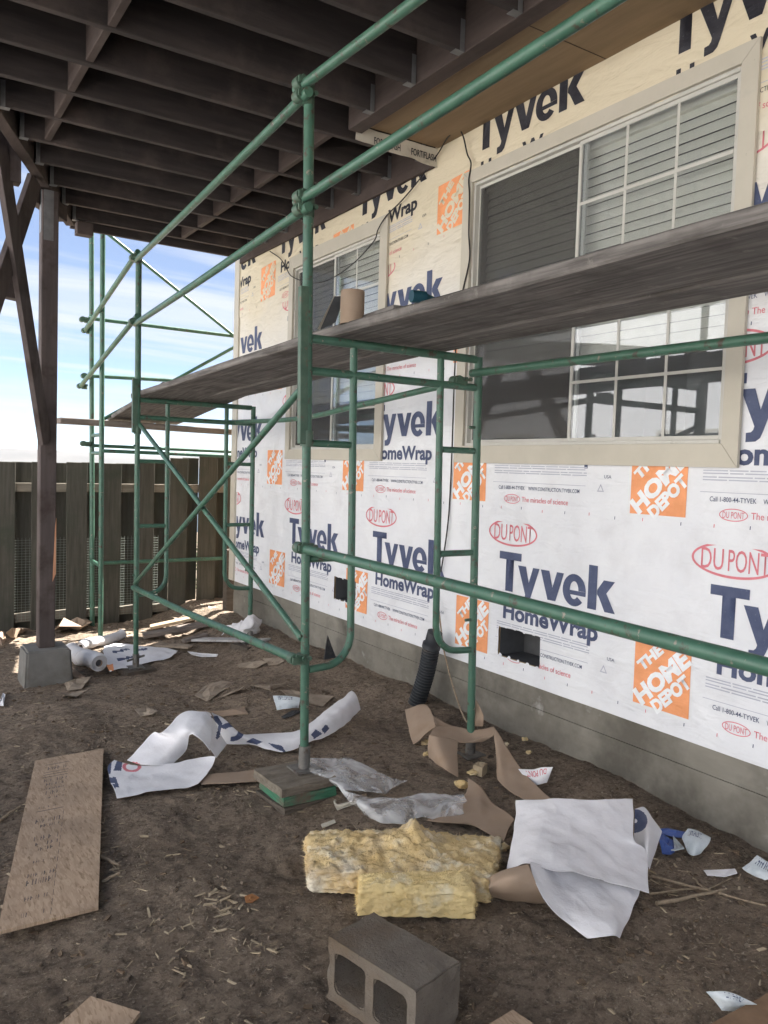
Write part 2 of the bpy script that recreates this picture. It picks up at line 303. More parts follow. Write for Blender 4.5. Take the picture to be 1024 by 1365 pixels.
# dirt: large damp patches, fine crumbs
def dirt_mat():
    mt = bpy.data.materials.new('bare_dirt'); mt.use_nodes = True
    nt = mt.node_tree; N = nt.nodes; L = nt.links; bs = N['Principled BSDF']
    g = N.new('ShaderNodeNewGeometry'); v = g.outputs['Position']
    def nz(s, d, r=.6, dist=0.):
        n = N.new('ShaderNodeTexNoise'); n.inputs['Scale'].default_value = s; n.inputs['Detail'].default_value = d; n.inputs['Roughness'].default_value = r; n.inputs['Distortion'].default_value = dist
        L.new(v, n.inputs['Vector']); return n.outputs[0]
    def ramp(x, a, b):
        r = N.new('ShaderNodeMapRange'); r.inputs[1].default_value = a; r.inputs[2].default_value = b; L.new(x, r.inputs[0]); return r.outputs[0]
    def mix(f, a, b):
        m_ = N.new('ShaderNodeMixRGB'); L.new(f, m_.inputs[0])
        for i, q in ((1, a), (2, b)):
            if isinstance(q, tuple): m_.inputs[i].default_value = (*q, 1)
            else: L.new(q, m_.inputs[i])
        return m_.outputs[0]
    c = mix(ramp(nz(1.7, 6), .38, .62), (.240, .184, .136), (.350, .275, .208))
    c = mix(ramp(nz(5.5, 8, .7), .42, .66), c, (.335, .262, .196))
    c = mix(ramp(nz(9, 9, .75, .5), .50, .66), c, (.150, .115, .088))
    c = mix(ramp(nz(30, 9, .8), .48, .64), c, (.105, .080, .060))
    c = mix(ramp(nz(70, 6, .75), .56, .68), c, (.50, .42, .33))
    c = mix(ramp(nz(240, 2, .6), .64, .74), c, (.34, .28, .21))
    sp = N.new('ShaderNodeSeparateXYZ'); L.new(v, sp.inputs[0])
    L.new(c, bs.inputs['Base Color']); bs.inputs['Roughness'].default_value = .95; bs.inputs['Specular IOR Level'].default_value = .15
    b1 = N.new('ShaderNodeBump'); b1.inputs['Strength'].default_value = 1.; b1.inputs['Distance'].default_value = .035; L.new(nz(22, 9, .72), b1.inputs['Height'])
    b2 = N.new('ShaderNodeBump'); b2.inputs['Strength'].default_value = .9; b2.inputs['Distance'].default_value = .009; L.new(nz(120, 6, .7), b2.inputs['Height']); L.new(b1.outputs[0], b2.inputs['Normal'])
    L.new(b2.outputs[0], bs.inputs['Normal'])
    return mt
M['dirt'] = dirt_mat()
def osb_mat():
    mt = bpy.data.materials.new('strand_board'); mt.use_nodes = True
    nt = mt.node_tree; N = nt.nodes; L = nt.links; bs = N['Principled BSDF']
    t = N.new('ShaderNodeTexCoord')
    def vor(rz, st, ds):
        mp_ = N.new('ShaderNodeMapping'); mp_.inputs['Rotation'].default_value = (0, 0, rz); mp_.inputs['Scale'].default_value = st; mp_.inputs['Location'].default_value = (ds, ds*2, 0)
        n0 = N.new('ShaderNodeTexNoise'); n0.inputs['Scale'].default_value = 7; L.new(t.outputs['Object'], n0.inputs['Vector'])
        av = N.new('ShaderNodeMixRGB'); av.inputs[0].default_value = .012; L.new(t.outputs['Object'], av.inputs[1]); L.new(n0.outputs['Color'], av.inputs[2])
        L.new(av.outputs[0], mp_.inputs[0])
        w = N.new('ShaderNodeTexVoronoi'); w.inputs['Scale'].default_value = 1; L.new(mp_.outputs[0], w.inputs['Vector'])
        hs = N.new('ShaderNodeSeparateXYZ'); L.new(w.outputs['Color'], hs.inputs[0]); return hs.outputs[0]
    a = vor(.5, (120, 28, 20), 0); b = vor(2.0, (130, 24, 20), 5); d = vor(1.2, (150, 34, 20), 9)
    def pick(x, y, sel, thr):
        g = N.new('ShaderNodeMath'); g.operation = 'GREATER_THAN'; g.inputs[1].default_value = thr; L.new(sel, g.inputs[0])
        m_ = N.new('ShaderNodeMixRGB'); L.new(g.outputs[0], m_.inputs[0]); L.new(x, m_.inputs[1]); L.new(y, m_.inputs[2]); return m_.outputs[0]
    c2 = vor(2.6, (100, 22, 20), 13)
    dv = N.new('ShaderNodeMath'); dv.operation = 'MULTIPLY'; dv.inputs[1].default_value = 1.
    r = N.new('ShaderNodeValToRGB'); e = r.color_ramp.elements
    e[0].position = .05; e[0].color = (.30, .205, .125, 1); e[1].position = .95; e[1].color = (.51, .375, .26, 1)
    k = e.new(.5); k.color = (.40, .282, .188, 1)
    L.new(pick(pick(a, b, b, .55), pick(d, c2, c2, .5), d, .5), dv.inputs[0]); L.new(dv.outputs[0], r.inputs[0])
    n = N.new('ShaderNodeTexNoise'); n.inputs['Scale'].default_value = 4; n.inputs['Detail'].default_value = 6; L.new(t.outputs['Object'], n.inputs['Vector'])
    mr = N.new('ShaderNodeMapRange'); mr.inputs[1].default_value = .45; mr.inputs[2].default_value = .75; mr.inputs[4].default_value = .55; L.new(n.outputs[0], mr.inputs[0])
    mxx = N.new('ShaderNodeMixRGB'); mxx.inputs[2].default_value = (.20, .15, .11, 1); L.new(mr.outputs[0], mxx.inputs[0]); L.new(r.outputs[0], mxx.inputs[1])
    L.new(mxx.outputs[0], bs.inputs['Base Color']); bs.inputs['Roughness'].default_value = .8
    bp = N.new('ShaderNodeBump'); bp.inputs['Strength'].default_value = .4; bp.inputs['Distance'].default_value = .002; L.new(dv.outputs[0], bp.inputs['Height']); L.new(bp.outputs[0], bs.inputs['Normal'])
    return mt
M['osb'] = osb_mat()
def glass_mat(name, tint, gl):
    mt = bpy.data.materials.new(name); mt.use_nodes = True
    nt = mt.node_tree; N = nt.nodes; L = nt.links; N.remove(N['Principled BSDF']); out = N['Material Output']
    tr = N.new('ShaderNodeBsdfTransparent'); tr.inputs[0].default_value = (*tint, 1)
    go = N.new('ShaderNodeBsdfGlossy'); go.inputs['Roughness'].default_value = .012; go.inputs[0].default_value = (.95, .97, 1, 1)
    lw = N.new('ShaderNodeLayerWeight'); lw.inputs['Blend'].default_value = .5
    pw = N.new('ShaderNodeMath'); pw.operation = 'POWER'; pw.inputs[1].default_value = 5; L.new(lw.outputs['Facing'], pw.inputs[0])
    ma = N.new('ShaderNodeMath'); ma.operation = 'MULTIPLY_ADD'; ma.inputs[1].default_value = .95-gl; ma.inputs[2].default_value = gl; L.new(pw.outputs[0], ma.inputs[0]); mu = ma
    tcx = N.new('ShaderNodeTexCoord'); nn = N.new('ShaderNodeTexNoise'); nn.inputs['Scale'].default_value = 2.5; L.new(tcx.outputs['Object'], nn.inputs['Vector'])
    bp = N.new('ShaderNodeBump'); bp.inputs['Strength'].default_value = .012; bp.inputs['Distance'].default_value = .02; L.new(nn.outputs[0], bp.inputs['Height']); L.new(bp.outputs[0], go.inputs['Normal'])
    ms = N.new('ShaderNodeMixShader'); L.new(mu.outputs[0], ms.inputs[0]); L.new(tr.outputs[0], ms.inputs[1]); L.new(go.outputs[0], ms.inputs[2]); df = N.new('ShaderNodeBsdfDiffuse'); df.inputs[0].default_value = (.62, .64, .66, 1)
    n2 = N.new('ShaderNodeTexNoise'); n2.inputs['Scale'].default_value = 3.2; n2.inputs['Detail'].default_value = 7; n2.inputs['Distortion'].default_value = 1.2; L.new(tcx.outputs['Object'], n2.inputs['Vector'])
    m2 = N.new('ShaderNodeMapRange'); m2.inputs[1].default_value = .35; m2.inputs[2].default_value = .72; m2.inputs[3].default_value = .045; m2.inputs[4].default_value = .11; L.new(n2.outputs[0], m2.inputs[0])
    md = N.new('ShaderNodeMixShader'); L.new(m2.outputs[0], md.inputs[0]); L.new(ms.outputs[0], md.inputs[1]); L.new(df.outputs[0], md.inputs[2]); L.new(md.outputs[0], out.inputs['Surface'])
    return mt
M['glass'] = glass_mat('window_glass', (.90, .92, .93), .075)
def screen_mat():
    mt = bpy.data.materials.new('insect_screen'); mt.use_nodes = True
    nt = mt.node_tree; N = nt.nodes; L = nt.links; bs = N['Principled BSDF']; out = N['Material Output']
    bs.inputs['Base Color'].default_value = (.060, .055, .049, 1); bs.inputs['Roughness'].default_value = .5
    tr = N.new('ShaderNodeBsdfTransparent'); ms = N.new('ShaderNodeMixShader'); ms.inputs[0].default_value = .40
    L.new(tr.outputs[0], ms.inputs[1]); L.new(bs.outputs[0], ms.inputs[2]); L.new(ms.outputs[0], out.inputs['Surface']); return mt
M['screen'] = screen_mat()
def film_mat():
    mt = bpy.data.materials.new('clear_plastic_film'); mt.use_nodes = True
    nt = mt.node_tree; N = nt.nodes; L = nt.links; bs = N['Principled BSDF']; out = N['Material Output']
    bs.inputs['Base Color'].default_value = (.90, .91, .92, 1); bs.inputs['Roughness'].default_value = .3; bs.inputs['Specular IOR Level'].default_value = .8
    tcx = N.new('ShaderNodeTexCoord'); n = N.new('ShaderNodeTexNoise'); n.inputs['Scale'].default_value = 8; n.inputs['Detail'].default_value = 5; n.inputs['Distortion'].default_value = 1.2; L.new(tcx.outputs['Object'], n.inputs['Vector'])
    b = N.new('ShaderNodeBump'); b.inputs['Strength'].default_value = .8; b.inputs['Distance'].default_value = .02; L.new(n.outputs[0], b.inputs['Height']); L.new(b.outputs[0], bs.inputs['Normal'])
    mr = N.new('ShaderNodeMapRange'); mr.inputs[1].default_value = .35; mr.inputs[2].default_value = .7; mr.inputs[3].default_value = .08; mr.inputs[4].default_value = .50; L.new(n.outputs[0], mr.inputs[0])
    tr = N.new('ShaderNodeBsdfTransparent'); ms = N.new('ShaderNodeMixShader'); L.new(mr.outputs[0], ms.inputs[0])
    L.new(tr.outputs[0], ms.inputs[1]); L.new(bs.outputs[0], ms.inputs[2]); L.new(ms.outputs[0], out.inputs['Surface']); return mt
M['film'] = film_mat()
M['paleleaf'] = pm('grey_green_leaf', (.11, .13, .08), (.17, .19, .12), scale=6, rough=.7, bump=.1)
M['render'] = pm('bounce_white_render', (.78, .785, .80), (.83, .835, .85), scale=1.5, rough=.8, bump=.1)
M['roof'] = pm('grey_shingle', (.12, .11, .10), (.18, .165, .15), scale=6, rough=.9)
M['darkpane'] = pm('dark_window_pane', (.03, .035, .04), (.05, .055, .06), scale=1, rough=.1, bump=0)
M['bounce_slab'] = pm('bounce_slab_concrete', (.44, .43, .42), (.52, .51, .50), scale=1.2, detail=8, rough=.9, bump=.2, spot=(.36, .34, .30), spot_scale=.8, spot_pos=(.55, .75))
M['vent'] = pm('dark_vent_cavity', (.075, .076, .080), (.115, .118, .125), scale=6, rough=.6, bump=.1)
M['greenpad'] = pm('green_painted_timber', (.05, .17, .10), (.085, .20, .13), scale=6, rough=.8, bump=.4, spot=(.13, .10, .075), spot_scale=6, spot_pos=(.45, .6))
M['stampink'] = pm('faded_stamp_ink', (.10, .085, .085), (.19, .15, .13), scale=30, rough=.8, bump=0)
M['osb2'] = pm('brown_board', (.20, .125, .075), (.28, .18, .11), scale=12, rough=.85)
M['trimboard'] = pm('grey_trim_board', (.42, .41, .40), (.52, .51, .50), scale=6, rough=.7, spot=(.28, .25, .22), spot_scale=8)
M['rawboard'] = pm('bleached_board', (.36, .27, .18), (.48, .37, .26), scale=6, rough=.8, bump=.3, stretch=(.5, 6, 6))
# ================================================================== ground, bay, hills, haze
VT = {}
def vnoise(x, y, f, seed):
    if seed not in VT: VT[seed] = np.random.default_rng(seed).random((257, 257))*2-1
    T = VT[seed]
    x = x*f; y = y*f; i = np.floor(x).astype(int); j = np.floor(y).astype(int); a = x-i; b = y-j
    a = a*a*(3-2*a); b = b*b*(3-2*b); i &= 255; j &= 255
    return (T[i, j]*(1-a)+T[i+1, j]*a)*(1-b)+(T[i, j+1]*(1-a)+T[i+1, j+1]*a)*b
def rough(x, y):
    z = .022*vnoise(x, y, .9, 1)+.017*vnoise(x, y, 2.3, 2)+.014*vnoise(x, y, 5, 3)+.009*np.abs(vnoise(x, y, 12, 4))+.0045*vnoise(x, y, 30, 5)
    return z-.012
def grow(a, b, d, lo, hi):
    c = list(np.arange(a, b, d)); s = d; v = c[-1]; up_ = []
    while v < hi: s *= 1.22; v += s; up_.append(v)
    s = d; v = c[0]; dn = []
    while v > lo: s *= 1.22; v -= s; dn.append(v)
    return np.array(dn[::-1]+c+up_)
gx = grow(-.3, 3.2, .016, -6000, 6000); gy = grow(1.0, 8.7, .018, -6000, 480)
X, Y = np.meshgrid(gx, gy); Z = ground_base(X, Y); nearw = np.exp(-(np.maximum(0, np.hypot(X-1.5, Y-4.5)-7)/8)**2)
Z = Z+rough(X, Y)*nearw
GX, GY, GZ = gx.tolist(), gy.tolist(), Z.tolist()
def GR(x, y):
    i = min(max(bisect.bisect_right(GX, x)-1, 0), len(GX)-2); j = min(max(bisect.bisect_right(GY, y)-1, 0), len(GY)-2)
    a = (x-GX[i])/(GX[i+1]-GX[i]); b_ = (y-GY[j])/(GY[j+1]-GY[j])
    return (GZ[j][i]*(1-a)+GZ[j][i+1]*a)*(1-b_)+(GZ[j+1][i]*(1-a)+GZ[j+1][i+1]*a)*b_
me = bpy.data.meshes.new('ground'); nx, ny = len(gx), len(gy)
idx = np.arange(nx*ny).reshape(ny, nx)
q = np.stack([idx[:-1, :-1], idx[:-1, 1:], idx[1:, 1:], idx[1:, :-1]], -1).reshape(-1, 4)
me.vertices.add(nx*ny); me.vertices.foreach_set('co', np.stack([X, Y, Z], -1).ravel().astype(np.float32))
me.loops.add(q.size); me.loops.foreach_set('vertex_index', q.ravel().astype(np.int32))
me.polygons.add(len(q)); me.polygons.foreach_set('loop_start', np.arange(0, q.size, 4, dtype=np.int32)); me.polygons.foreach_set('loop_total', np.full(len(q), 4, np.int32))
me.polygons.foreach_set('use_smooth', np.ones(len(q), bool)); me.update(calc_edges=True); me.materials.append(M['dirt'])
gro = bpy.data.objects.new('ground', me); COL.objects.link(gro); tag(gro, kind='structure')
b = MB(); b.add([(-8000, 300, -39.5), (8000, 300, -39.5), (8000, 7600, -39.5), (-8000, 7600, -39.5)], [(0, 1, 2, 3)])
tag(b.build('water', M['sea']), kind='structure')
b = MB(); b.box((-6.99, -15, -.12), (-1.35, 7.6, .045)); b.box((-1.345, -15, -.12), (3.0, -2.9, .045))  # unseen pale slab added to bounce sunlight onto the shaded wall
tag(b.build('bounce_slab', M['bounce_slab']), kind='structure')
nb = thing('out_of_view_bounce_house', 'out-of-view white house across the yard, set close to bounce sunlight, seen only as a reflection in the windows', 'house', (-9, 6, 0))  # out of view, read from window reflections; set close and white to bounce sunlight
b = MB(); b.box((-14, -9, -.3), (-7, 19, 5.2)); b.build('wall', M['render'], nb)
b = MB(); b.add([(-14.5, -9.5, 5.2), (-6.6, -9.5, 5.2), (-6.6, 19.5, 5.2), (-14.5, 19.5, 5.2), (-10.5, -9.5, 7.4), (-10.5, 19.5, 7.4)], [(3, 2, 1, 0), (0, 4, 5, 3), (1, 2, 5, 4), (0, 1, 4), (3, 5, 2)]); b.build('roof', M['roof'], nb)
for yy in (-6, -1, 4, 9, 14):
    b = MB(); b.box((-7.0, yy, 1.1), (-6.97, yy+1.5, 2.4)); o = b.build('window', M['vinyl'], nb)
    b = MB(); b.box((-6.969, yy+.08, 1.18), (-6.96, yy+1.42, 2.32)); b.build('pane', M['darkpane'], o)
hv = []; hf = []; n = 160
for i in range(n):
    a = math.radians(-70+140*i/(n-1)); R = 5600
    h = 42+26*mnoise.noise(Vector((i*.055, 3.1, 0)))+10*mnoise.noise(Vector((i*.21, 7.1, 0)))
    h = max(h, 18)
    for k, (dr, z) in enumerate(((-500, -45), (-150, h*.45-10), (0, h), (700, -45))):
        hv.append(((R+dr)*math.sin(a), (R+dr)*math.cos(a), z))
    if i: hf += [(4*i-4+k, 4*i+k, 4*i+k+1, 4*i-3+k) for k in range(3)]
b = MB(); b.add(hv, hf, 0, True); tag(b.build('hills', M['hill']), kind='structure')
def add_haze(dens):
    b = MB(); b.box((-6900, -6900, -48), (6900, 6900, 95)); o = b.build('haze', bpy.data.materials.new('haze_air')); tag(o, kind='stuff')
    mt = o.data.materials[0]; mt.use_nodes = True; nt = mt.node_tree; nt.nodes.clear()
    v = nt.nodes.new('ShaderNodeVolumePrincipled'); v.inputs['Color'].default_value = (.86, .90, .95, 1); v.inputs['Density'].default_value = dens; v.inputs['Anisotropy'].default_value = .3
    out = nt.nodes.new('ShaderNodeOutputMaterial'); nt.links.new(v.outputs[0], out.inputs['Volume'])
HAZE = 3.4e-5
if HAZE: add_haze(HAZE)
# ================================================================== house
XW = 3.05
house = thing('house', 'house wall under renovation wrapped in printed white sheeting above a bare concrete foundation', 'house', (5.0, 3.0, 0))
WIN = [(2.01, 3.92, 1.545, 3.275, 'a'), (4.755, 6.29, 1.545, 3.245, 'b')]          # outer edge of the trim
OPEN = [(2.088, 3.838, 1.645, 3.200), (4.850, 6.212, 1.627, 3.143)]              # glazed openings
VENT = [(3.135, 3.475, .445, .615), (5.08, 5.41, .47, .645)]
Y0, Y1, ZT = -5.0, 7.50, 6.2
def wave(y, z): return .0035*mnoise.noise(Vector((y*1.7, z*1.9, 2.2)))+.0025*mnoise.noise(Vector((y*4.1, z*3.3, 7.7)))
def breaks(lo, hi, step, extra):
    v = list(np.arange(lo, hi, step))+[hi]+[e for e in extra if lo < e < hi]
    v = sorted(v); o = [v[0]]
    for a in v[1:]:
        if a-o[-1] > .004: o.append(a)
        elif a in extra: o[-1] = a
    return o
def sheet(b, y0, y1, z0, z1, xoff, step, holes, wavy=True, jag=0.0):
    ys = breaks(y0, y1, step, [h[0] for h in holes]+[h[1] for h in holes]); zs = breaks(z0, z1, step, [h[2] for h in holes]+[h[3] for h in holes])
    V = []
    for z in zs:
        for y in ys:
            jy = jz = 0
            if jag:
                for h in holes:
                    if h[0]-.001 <= y <= h[1]+.001 and h[2]-.001 <= z <= h[3]+.001:
                        jy = jag*mnoise.noise(Vector((y*31, z*37, 1))); jz = jag*mnoise.noise(Vector((y*41, z*29, 5)))
            V.append((XW+xoff+(wave(y, z) if wavy else 0), y+jy, z+jz))
    n = len(ys); F = []
    for j in range(len(zs)-1):
        for i in range(n-1):
            yc = (ys[i]+ys[i+1])/2; zc = (zs[j]+zs[j+1])/2
            if any(h[0] < yc < h[1] and h[2] < zc < h[3] for h in holes): continue
            F.append((j*n+i, j*n+i+1, (j+1)*n+i+1, (j+1)*n+i))
    b.add(V, F, 0, wavy)
HOLES = OPEN+VENT
b = MB(); sheet(b, Y0, Y1, .33, ZT, .012, .5, HOLES, False)
b.box((XW+.02, Y1-.02, .33), (8.5, Y1-.001, ZT)); b.box((8.48, Y0, .33), (8.5, Y1-.02, ZT)); b.box((XW+.02, Y0, .33), (8.48, Y0+.02, ZT)); b.box((XW+.02, Y0+.02, .33), (8.48, Y1-.02, .35))
b.build('wall', M['sheath'], house)
b = MB(); b.add([(2.7, Y0-.4, ZT), (8.9, Y0-.4, ZT), (8.9, Y1+.2, ZT), (2.7, Y1+.2, ZT), (5.8, Y0-.4, ZT+1.2), (5.8, Y1+.2, ZT+1.2)], [(0, 1, 2, 3), (0, 3, 5, 4), (1, 4, 5, 2), (0, 4, 1), (3, 2, 5)])
b.build('roof', M['joist'], house)
# foundation: three board-formed lifts, each a little out of line
b = MB()
for k, (z0, z1, d) in enumerate(((-.5, .02, .026), (.022, .21, .021), (.212, .33, .024))):
    vs = []; ys = np.arange(Y0, Y1+.01, .125)
    b.box((XW+d, Y0, z0), (XW+.3, Y1-.012, z1))
b.build('foundation', M['concrete'], house)
b = MB(); b.bevbox((XW-.022, 7.405, .34), (XW+.008, Y1+.02, 3.46), .003); b.build('corner_board', M['trim'], house)
for y in (3.13+.004, 3.475):
    pass
for h in VENT:
    b = MB(); y0, y1, z0, z1 = h; x0, x1 = XW+.013, XW+.20
    b.add([(x0,y0,z0),(x0,y1,z0),(x0,y1,z1),(x0,y0,z1),(x1,y0,z0),(x1,y1,z0),(x1,y1,z1),(x1,y0,z1)], [(4,5,6,7),(0,1,5,4),(3,7,6,2),(1,2,6,5),(0,4,7,3)])
    o = b.build('vent_opening', M['vent'], house)
    # folded flaps of torn wrap at the rim
    fl = MB()
    for k in range(9):
        yy = y0+(y1-y0)*(k+.5)/9; w = random.uniform(.012, .022); dz = random.uniform(.004, .016)
        zz, s = (z1, -1) if k % 2 else (z0, 1)
        fl.add([(XW-.004, yy-w, zz-s*.004), (XW-.004, yy+w, zz-s*.003), (XW+.004, yy+w*.4, zz+s*dz), (XW+.002, yy-w*.6, zz+s*dz*.7)], [(0, 1, 2, 3)])
    tag(fl.build('torn_flap', M['wrap'], o), kind='stuff')
# ---- wrap sheets (A lowest, B above it, C the top strip; B and C carry painted warm light)
SH = {}
for nm, z0, z1, xo, mt in (('A', .335, 1.235, -.002, 'wrap'), ('B', 1.215, 2.95, -.007, 'wrap_warm'), ('C', 2.90, 3.60, -.012, 'wrap_warm')):
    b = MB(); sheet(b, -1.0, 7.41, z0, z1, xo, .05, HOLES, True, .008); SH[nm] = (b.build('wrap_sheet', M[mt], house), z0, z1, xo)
# ---- the printing
def tyvek():
    P_ = []
    P_.append([(0,1.046),(.182,1.046),(.182,1.003),(.121,1.003),(.121,.825),(.058,.825),(.058,1.003),(0,1.003)])
    P_.append([(.158,.98),(.222,.98),(.250,.893),(.278,.98),(.328,.98),(.266,.805),(.254,.778),(.234,.764),(.190,.762),(.190,.80),(.212,.802),(.222,.812),(.226,.826)])
    P_.append([(.338,.98),(.402,.98),(.429,.893),(.457,.98),(.507,.98),(.455,.825),(.398,.825)])
    P_.append([(.677,1.046),(.735,1.046),(.735,.825),(.677,.825)])
    P_.append([(.738,.905),(.738,.928),(.778,.98),(.848,.98),(.797,.917),(.856,.825),(.790,.825),(.752,.890)])
    c = (.583, .903); ring = []
    for k in range(29): a = math.radians(k*318/28); ring.append((c[0]+.080*math.cos(a), c[1]+.083*math.sin(a)))
    inn = []
    for k in range(29): a = math.radians(318-k*318/28); inn.append((c[0]+.030*math.cos(a), c[1]+.046*math.sin(a)))
    P_.append(ring+inn)
    P_.append([(c[0]-.0299, c[1]-.002), (c[0]-.027, c[1]-.024), (c[0]+.080, c[1]-.024), (c[0]+.0799, c[1]-.0005)])
    return P_
TXT = {}
def text2d(s, w, h, bold=.0):
    """text as a flat mesh scaled to width w and capital height h"""
    k = (s, bold)
    if k not in TXT:
        cu = bpy.data.curves.new('lettering', 'FONT'); cu.body = s; cu.size = 1; cu.offset = bold; cu.resolution_u = 3; cu.fill_mode = 'FRONT'
        o = bpy.data.objects.new('lettering', cu); COL.objects.link(o); dg = bpy.context.evaluated_depsgraph_get(); dg.update()
        mm = bpy.data.meshes.new_from_object(o.evaluated_get(dg)); v = np.array([q.co[:2] for q in mm.vertices]); f = [tuple(p.vertices) for p in mm.polygons]
        bpy.data.objects.remove(o); bpy.data.curves.remove(cu); bpy.data.meshes.remove(mm); TXT[k] = (v, f)
    v, f = TXT[k]; lo = v.min(0); hi = v.max(0)
    return np.stack([(v[:, 0]-lo[0])*w/(hi[0]-lo[0]), v[:, 1]*h/.70], -1), f
def ring2d(cx_, cz_, rx, rz, th, n=48):
    v = [(cx_+(rx-d)*math.cos(2*math.pi*k/n), cz_+(rz-d)*math.sin(2*math.pi*k/n)) for d in (0, th) for k in range(n)]
    return v, [(k, (k+1) % n, n+(k+1) % n, n+k) for k in range(n)]
def tri2d(cx_, cz_, r):
    o = [(cx_+r*math.cos(math.radians(90+120*k)), cz_+r*math.sin(math.radians(90+120*k))) for k in range(3)]
    i = [(cx_+(x-cx_)*.62, cz_+(z-cz_)*.62) for x, z in o]
    return o+i, [(k, (k+1) % 3, 3+(k+1) % 3, 3+k) for k in range(3)]
INK = ['navy', 'red', 'grey', 'orange', 'white_ink']
def print_block():
    """one repeat of the printing in sheet coordinates (u along the wall, v up); list of (verts, faces, ink, lift)"""
    o = []
    for p in tyvek(): o.append((p, [tuple(q) for q in mgeo.tessellate_polygon([[Vector((x, y, 0)) for x, y in p]])], 0, 0))
    v, f = text2d('HomeWrap', .705, .0875, .034); o.append((v+np.array((.05, .671)), f, 0, 0))
    v, f = ring2d(.097, 1.156, .2, .076, .011); o.append((v, f, 1, 0))
    for s, u_, w in (('DU', -.055, .108), ('PONT', .075, .185)):
        v, f = text2d(s, w, .092, .002); o.append((v+np.array((u_, 1.111)), f, 1, 0))
    for k, z in enumerate((.640, .628, .612, .600)):
        u_ = .0
        while u_ < .70:
            w = random.uniform(.03, .16); w = min(w, .705-u_); o.append(([(u_, z), (u_+w, z), (u_+w, z+.005), (u_, z+.005)], [(0, 1, 2, 3)], 2, 0)); u_ += w+.008
    o.append(([(-.01, .549), (.70, .549), (.70, .5515), (-.01, .5515)], [(0, 1, 2, 3)], 2, 0))
    v, f = text2d('Call 1-800-44-TYVEK', .215, .021, .004); o.append((v+np.array((.04, .511)), f, 0, 0))
    v, f = text2d('WWW.CONSTRUCTION.TYVEK.COM', .375, .020, .004); o.append((v+np.array((.285, .511)), f, 0, 0))
    v, f = ring2d(.155, .458, .066, .027, .004, 32); o.append((v, f, 1, 0))
    v, f = text2d('DU PONT', .10, .028, .004); o.append((v+np.array((.105, .444)), f, 1, 0))
    v, f = text2d('The miracles of science', .35, .028, .006); o.append((v+np.array((.235, .446)), f, 1, 0))
    v, f = tri2d(.80, .538, .026); o.append((v, f, 2, 0))
    v, f = text2d('USA', .045, .016, .004); o.append((v+np.array((.82, .592)), f, 0, 0))
    u0_, z0_, s = .988, .432, .308
    def sq(a, b_): return (u0_+a*s, z0_+b_*s*.98)
    o.append(([sq(0, 0), sq(1, 0), sq(1, 1), sq(0, 1)], [(0, 1, 2, 3)], 3, 0))
    for t, L_, h_, ca, cb in (('THE', .54, .155, .285, .765), ('HOME', 1.20, .245, .50, .50), ('DEPOT', .82, .185, .675, .290)):
        v, f = text2d(t, L_, h_, .058); v = v-np.array((L_/2, h_/2)); r_ = math.radians(45)
        w = np.stack([ca+v[:, 0]*math.cos(r_)-v[:, 1]*math.sin(r_), cb+v[:, 0]*math.sin(r_)+v[:, 1]*math.cos(r_)], -1)
        o.append((np.array([sq(*q_) for q_ in w]), f, 4, .0012))
    for k in range(8):
        u_ = -.1+k*.166; o.append(([(u_, .395+.004*(k%3)), (u_+.004, .395+.004*(k%3)), (u_+.005, .410+.004*(k%3)), (u_+.001, .410+.004*(k%3))], [(0, 1, 2, 3)], 1 if k % 2 else 0, .0003))
    return o
BLK = print_block()
def print_at(nm, y_left, dv, inks, tilt=0.):
    so_, z0, z1, xo = SH[nm]
    bm = bmesh.new()
    for v, f, ink, lift in BLK:
        vv = [bm.verts.new((0+lift, y_left-a, c+dv+tilt*min(max(a, 0), 1.3))) for a, c in v]
        for q_ in f:
            try: fc = bm.faces.new([vv[i] for i in q_]); fc.material_index = ink
            except ValueError: pass
    bmesh.ops.triangulate(bm, faces=[f for f in bm.faces if len(f.verts) > 4])
    ys = [v.co.y for v in bm.verts]; y_lo, y_hi = min(ys), max(ys)
    cuts = [((0, 0, z1-.02), (0, 0, 1)), ((0, 0, z0+.004), (0, 0, 1)), ((0, 7.39, 0), (0, 1, 0))]
    # cut along a 6 cm lattice so that the ink follows the sheet
    for yy in np.arange(math.floor(y_lo/.12)*.12, y_hi, .12): cuts.append(((0, yy, 0), (0, 1, 0)))
    hs = [h for h in HOLES if h[0] < y_hi and h[1] > y_lo]
    for h in hs: cuts += [((0, h[0]-.002, 0), (0, 1, 0)), ((0, h[1]+.002, 0), (0, 1, 0)), ((0, 0, h[2]-.002), (0, 0, 1)), ((0, 0, h[3]+.002), (0, 0, 1))]
    for co, no in cuts: bmesh.ops.bisect_plane(bm, geom=bm.verts[:]+bm.edges[:]+bm.faces[:], plane_co=co, plane_no=no, dist=1e-6)
    kill = []
    for f in bm.faces:
        c = f.calc_center_median()
        if c.z > z1-.02 or c.z < z0+.004 or c.y > 7.39 or c.y < -.9 or any(h[0]-.002 < c.y < h[1]+.002 and h[2]-.002 < c.z < h[3]+.002 for h in hs): kill.append(f)
    bmesh.ops.delete(bm, geom=kill, context='FACES')
    loose = [v for v in bm.verts if not v.link_faces]; bmesh.ops.delete(bm, geom=loose, context='VERTS')
    if not bm.faces: bm.free(); return
    for v in bm.verts: v.co.x = XW+xo-.0022-v.co.x+wave(v.co.y, v.co.z)
    b = MB(); bm.verts.index_update(); bm.faces.index_update()
    b.v = [v.co[:] for v in bm.verts]; b.f = [tuple(v.index for v in f.verts) for f in bm.faces]; b.mi = [f.material_index for f in bm.faces]; b.sm = [True]*len(b.f); bm.free()
    tag(b.build('printing', [M[i] for i in inks], so_), kind='stuff')
INKB = ['navy', 'red', 'grey', 'orange', 'white_ink_warm']
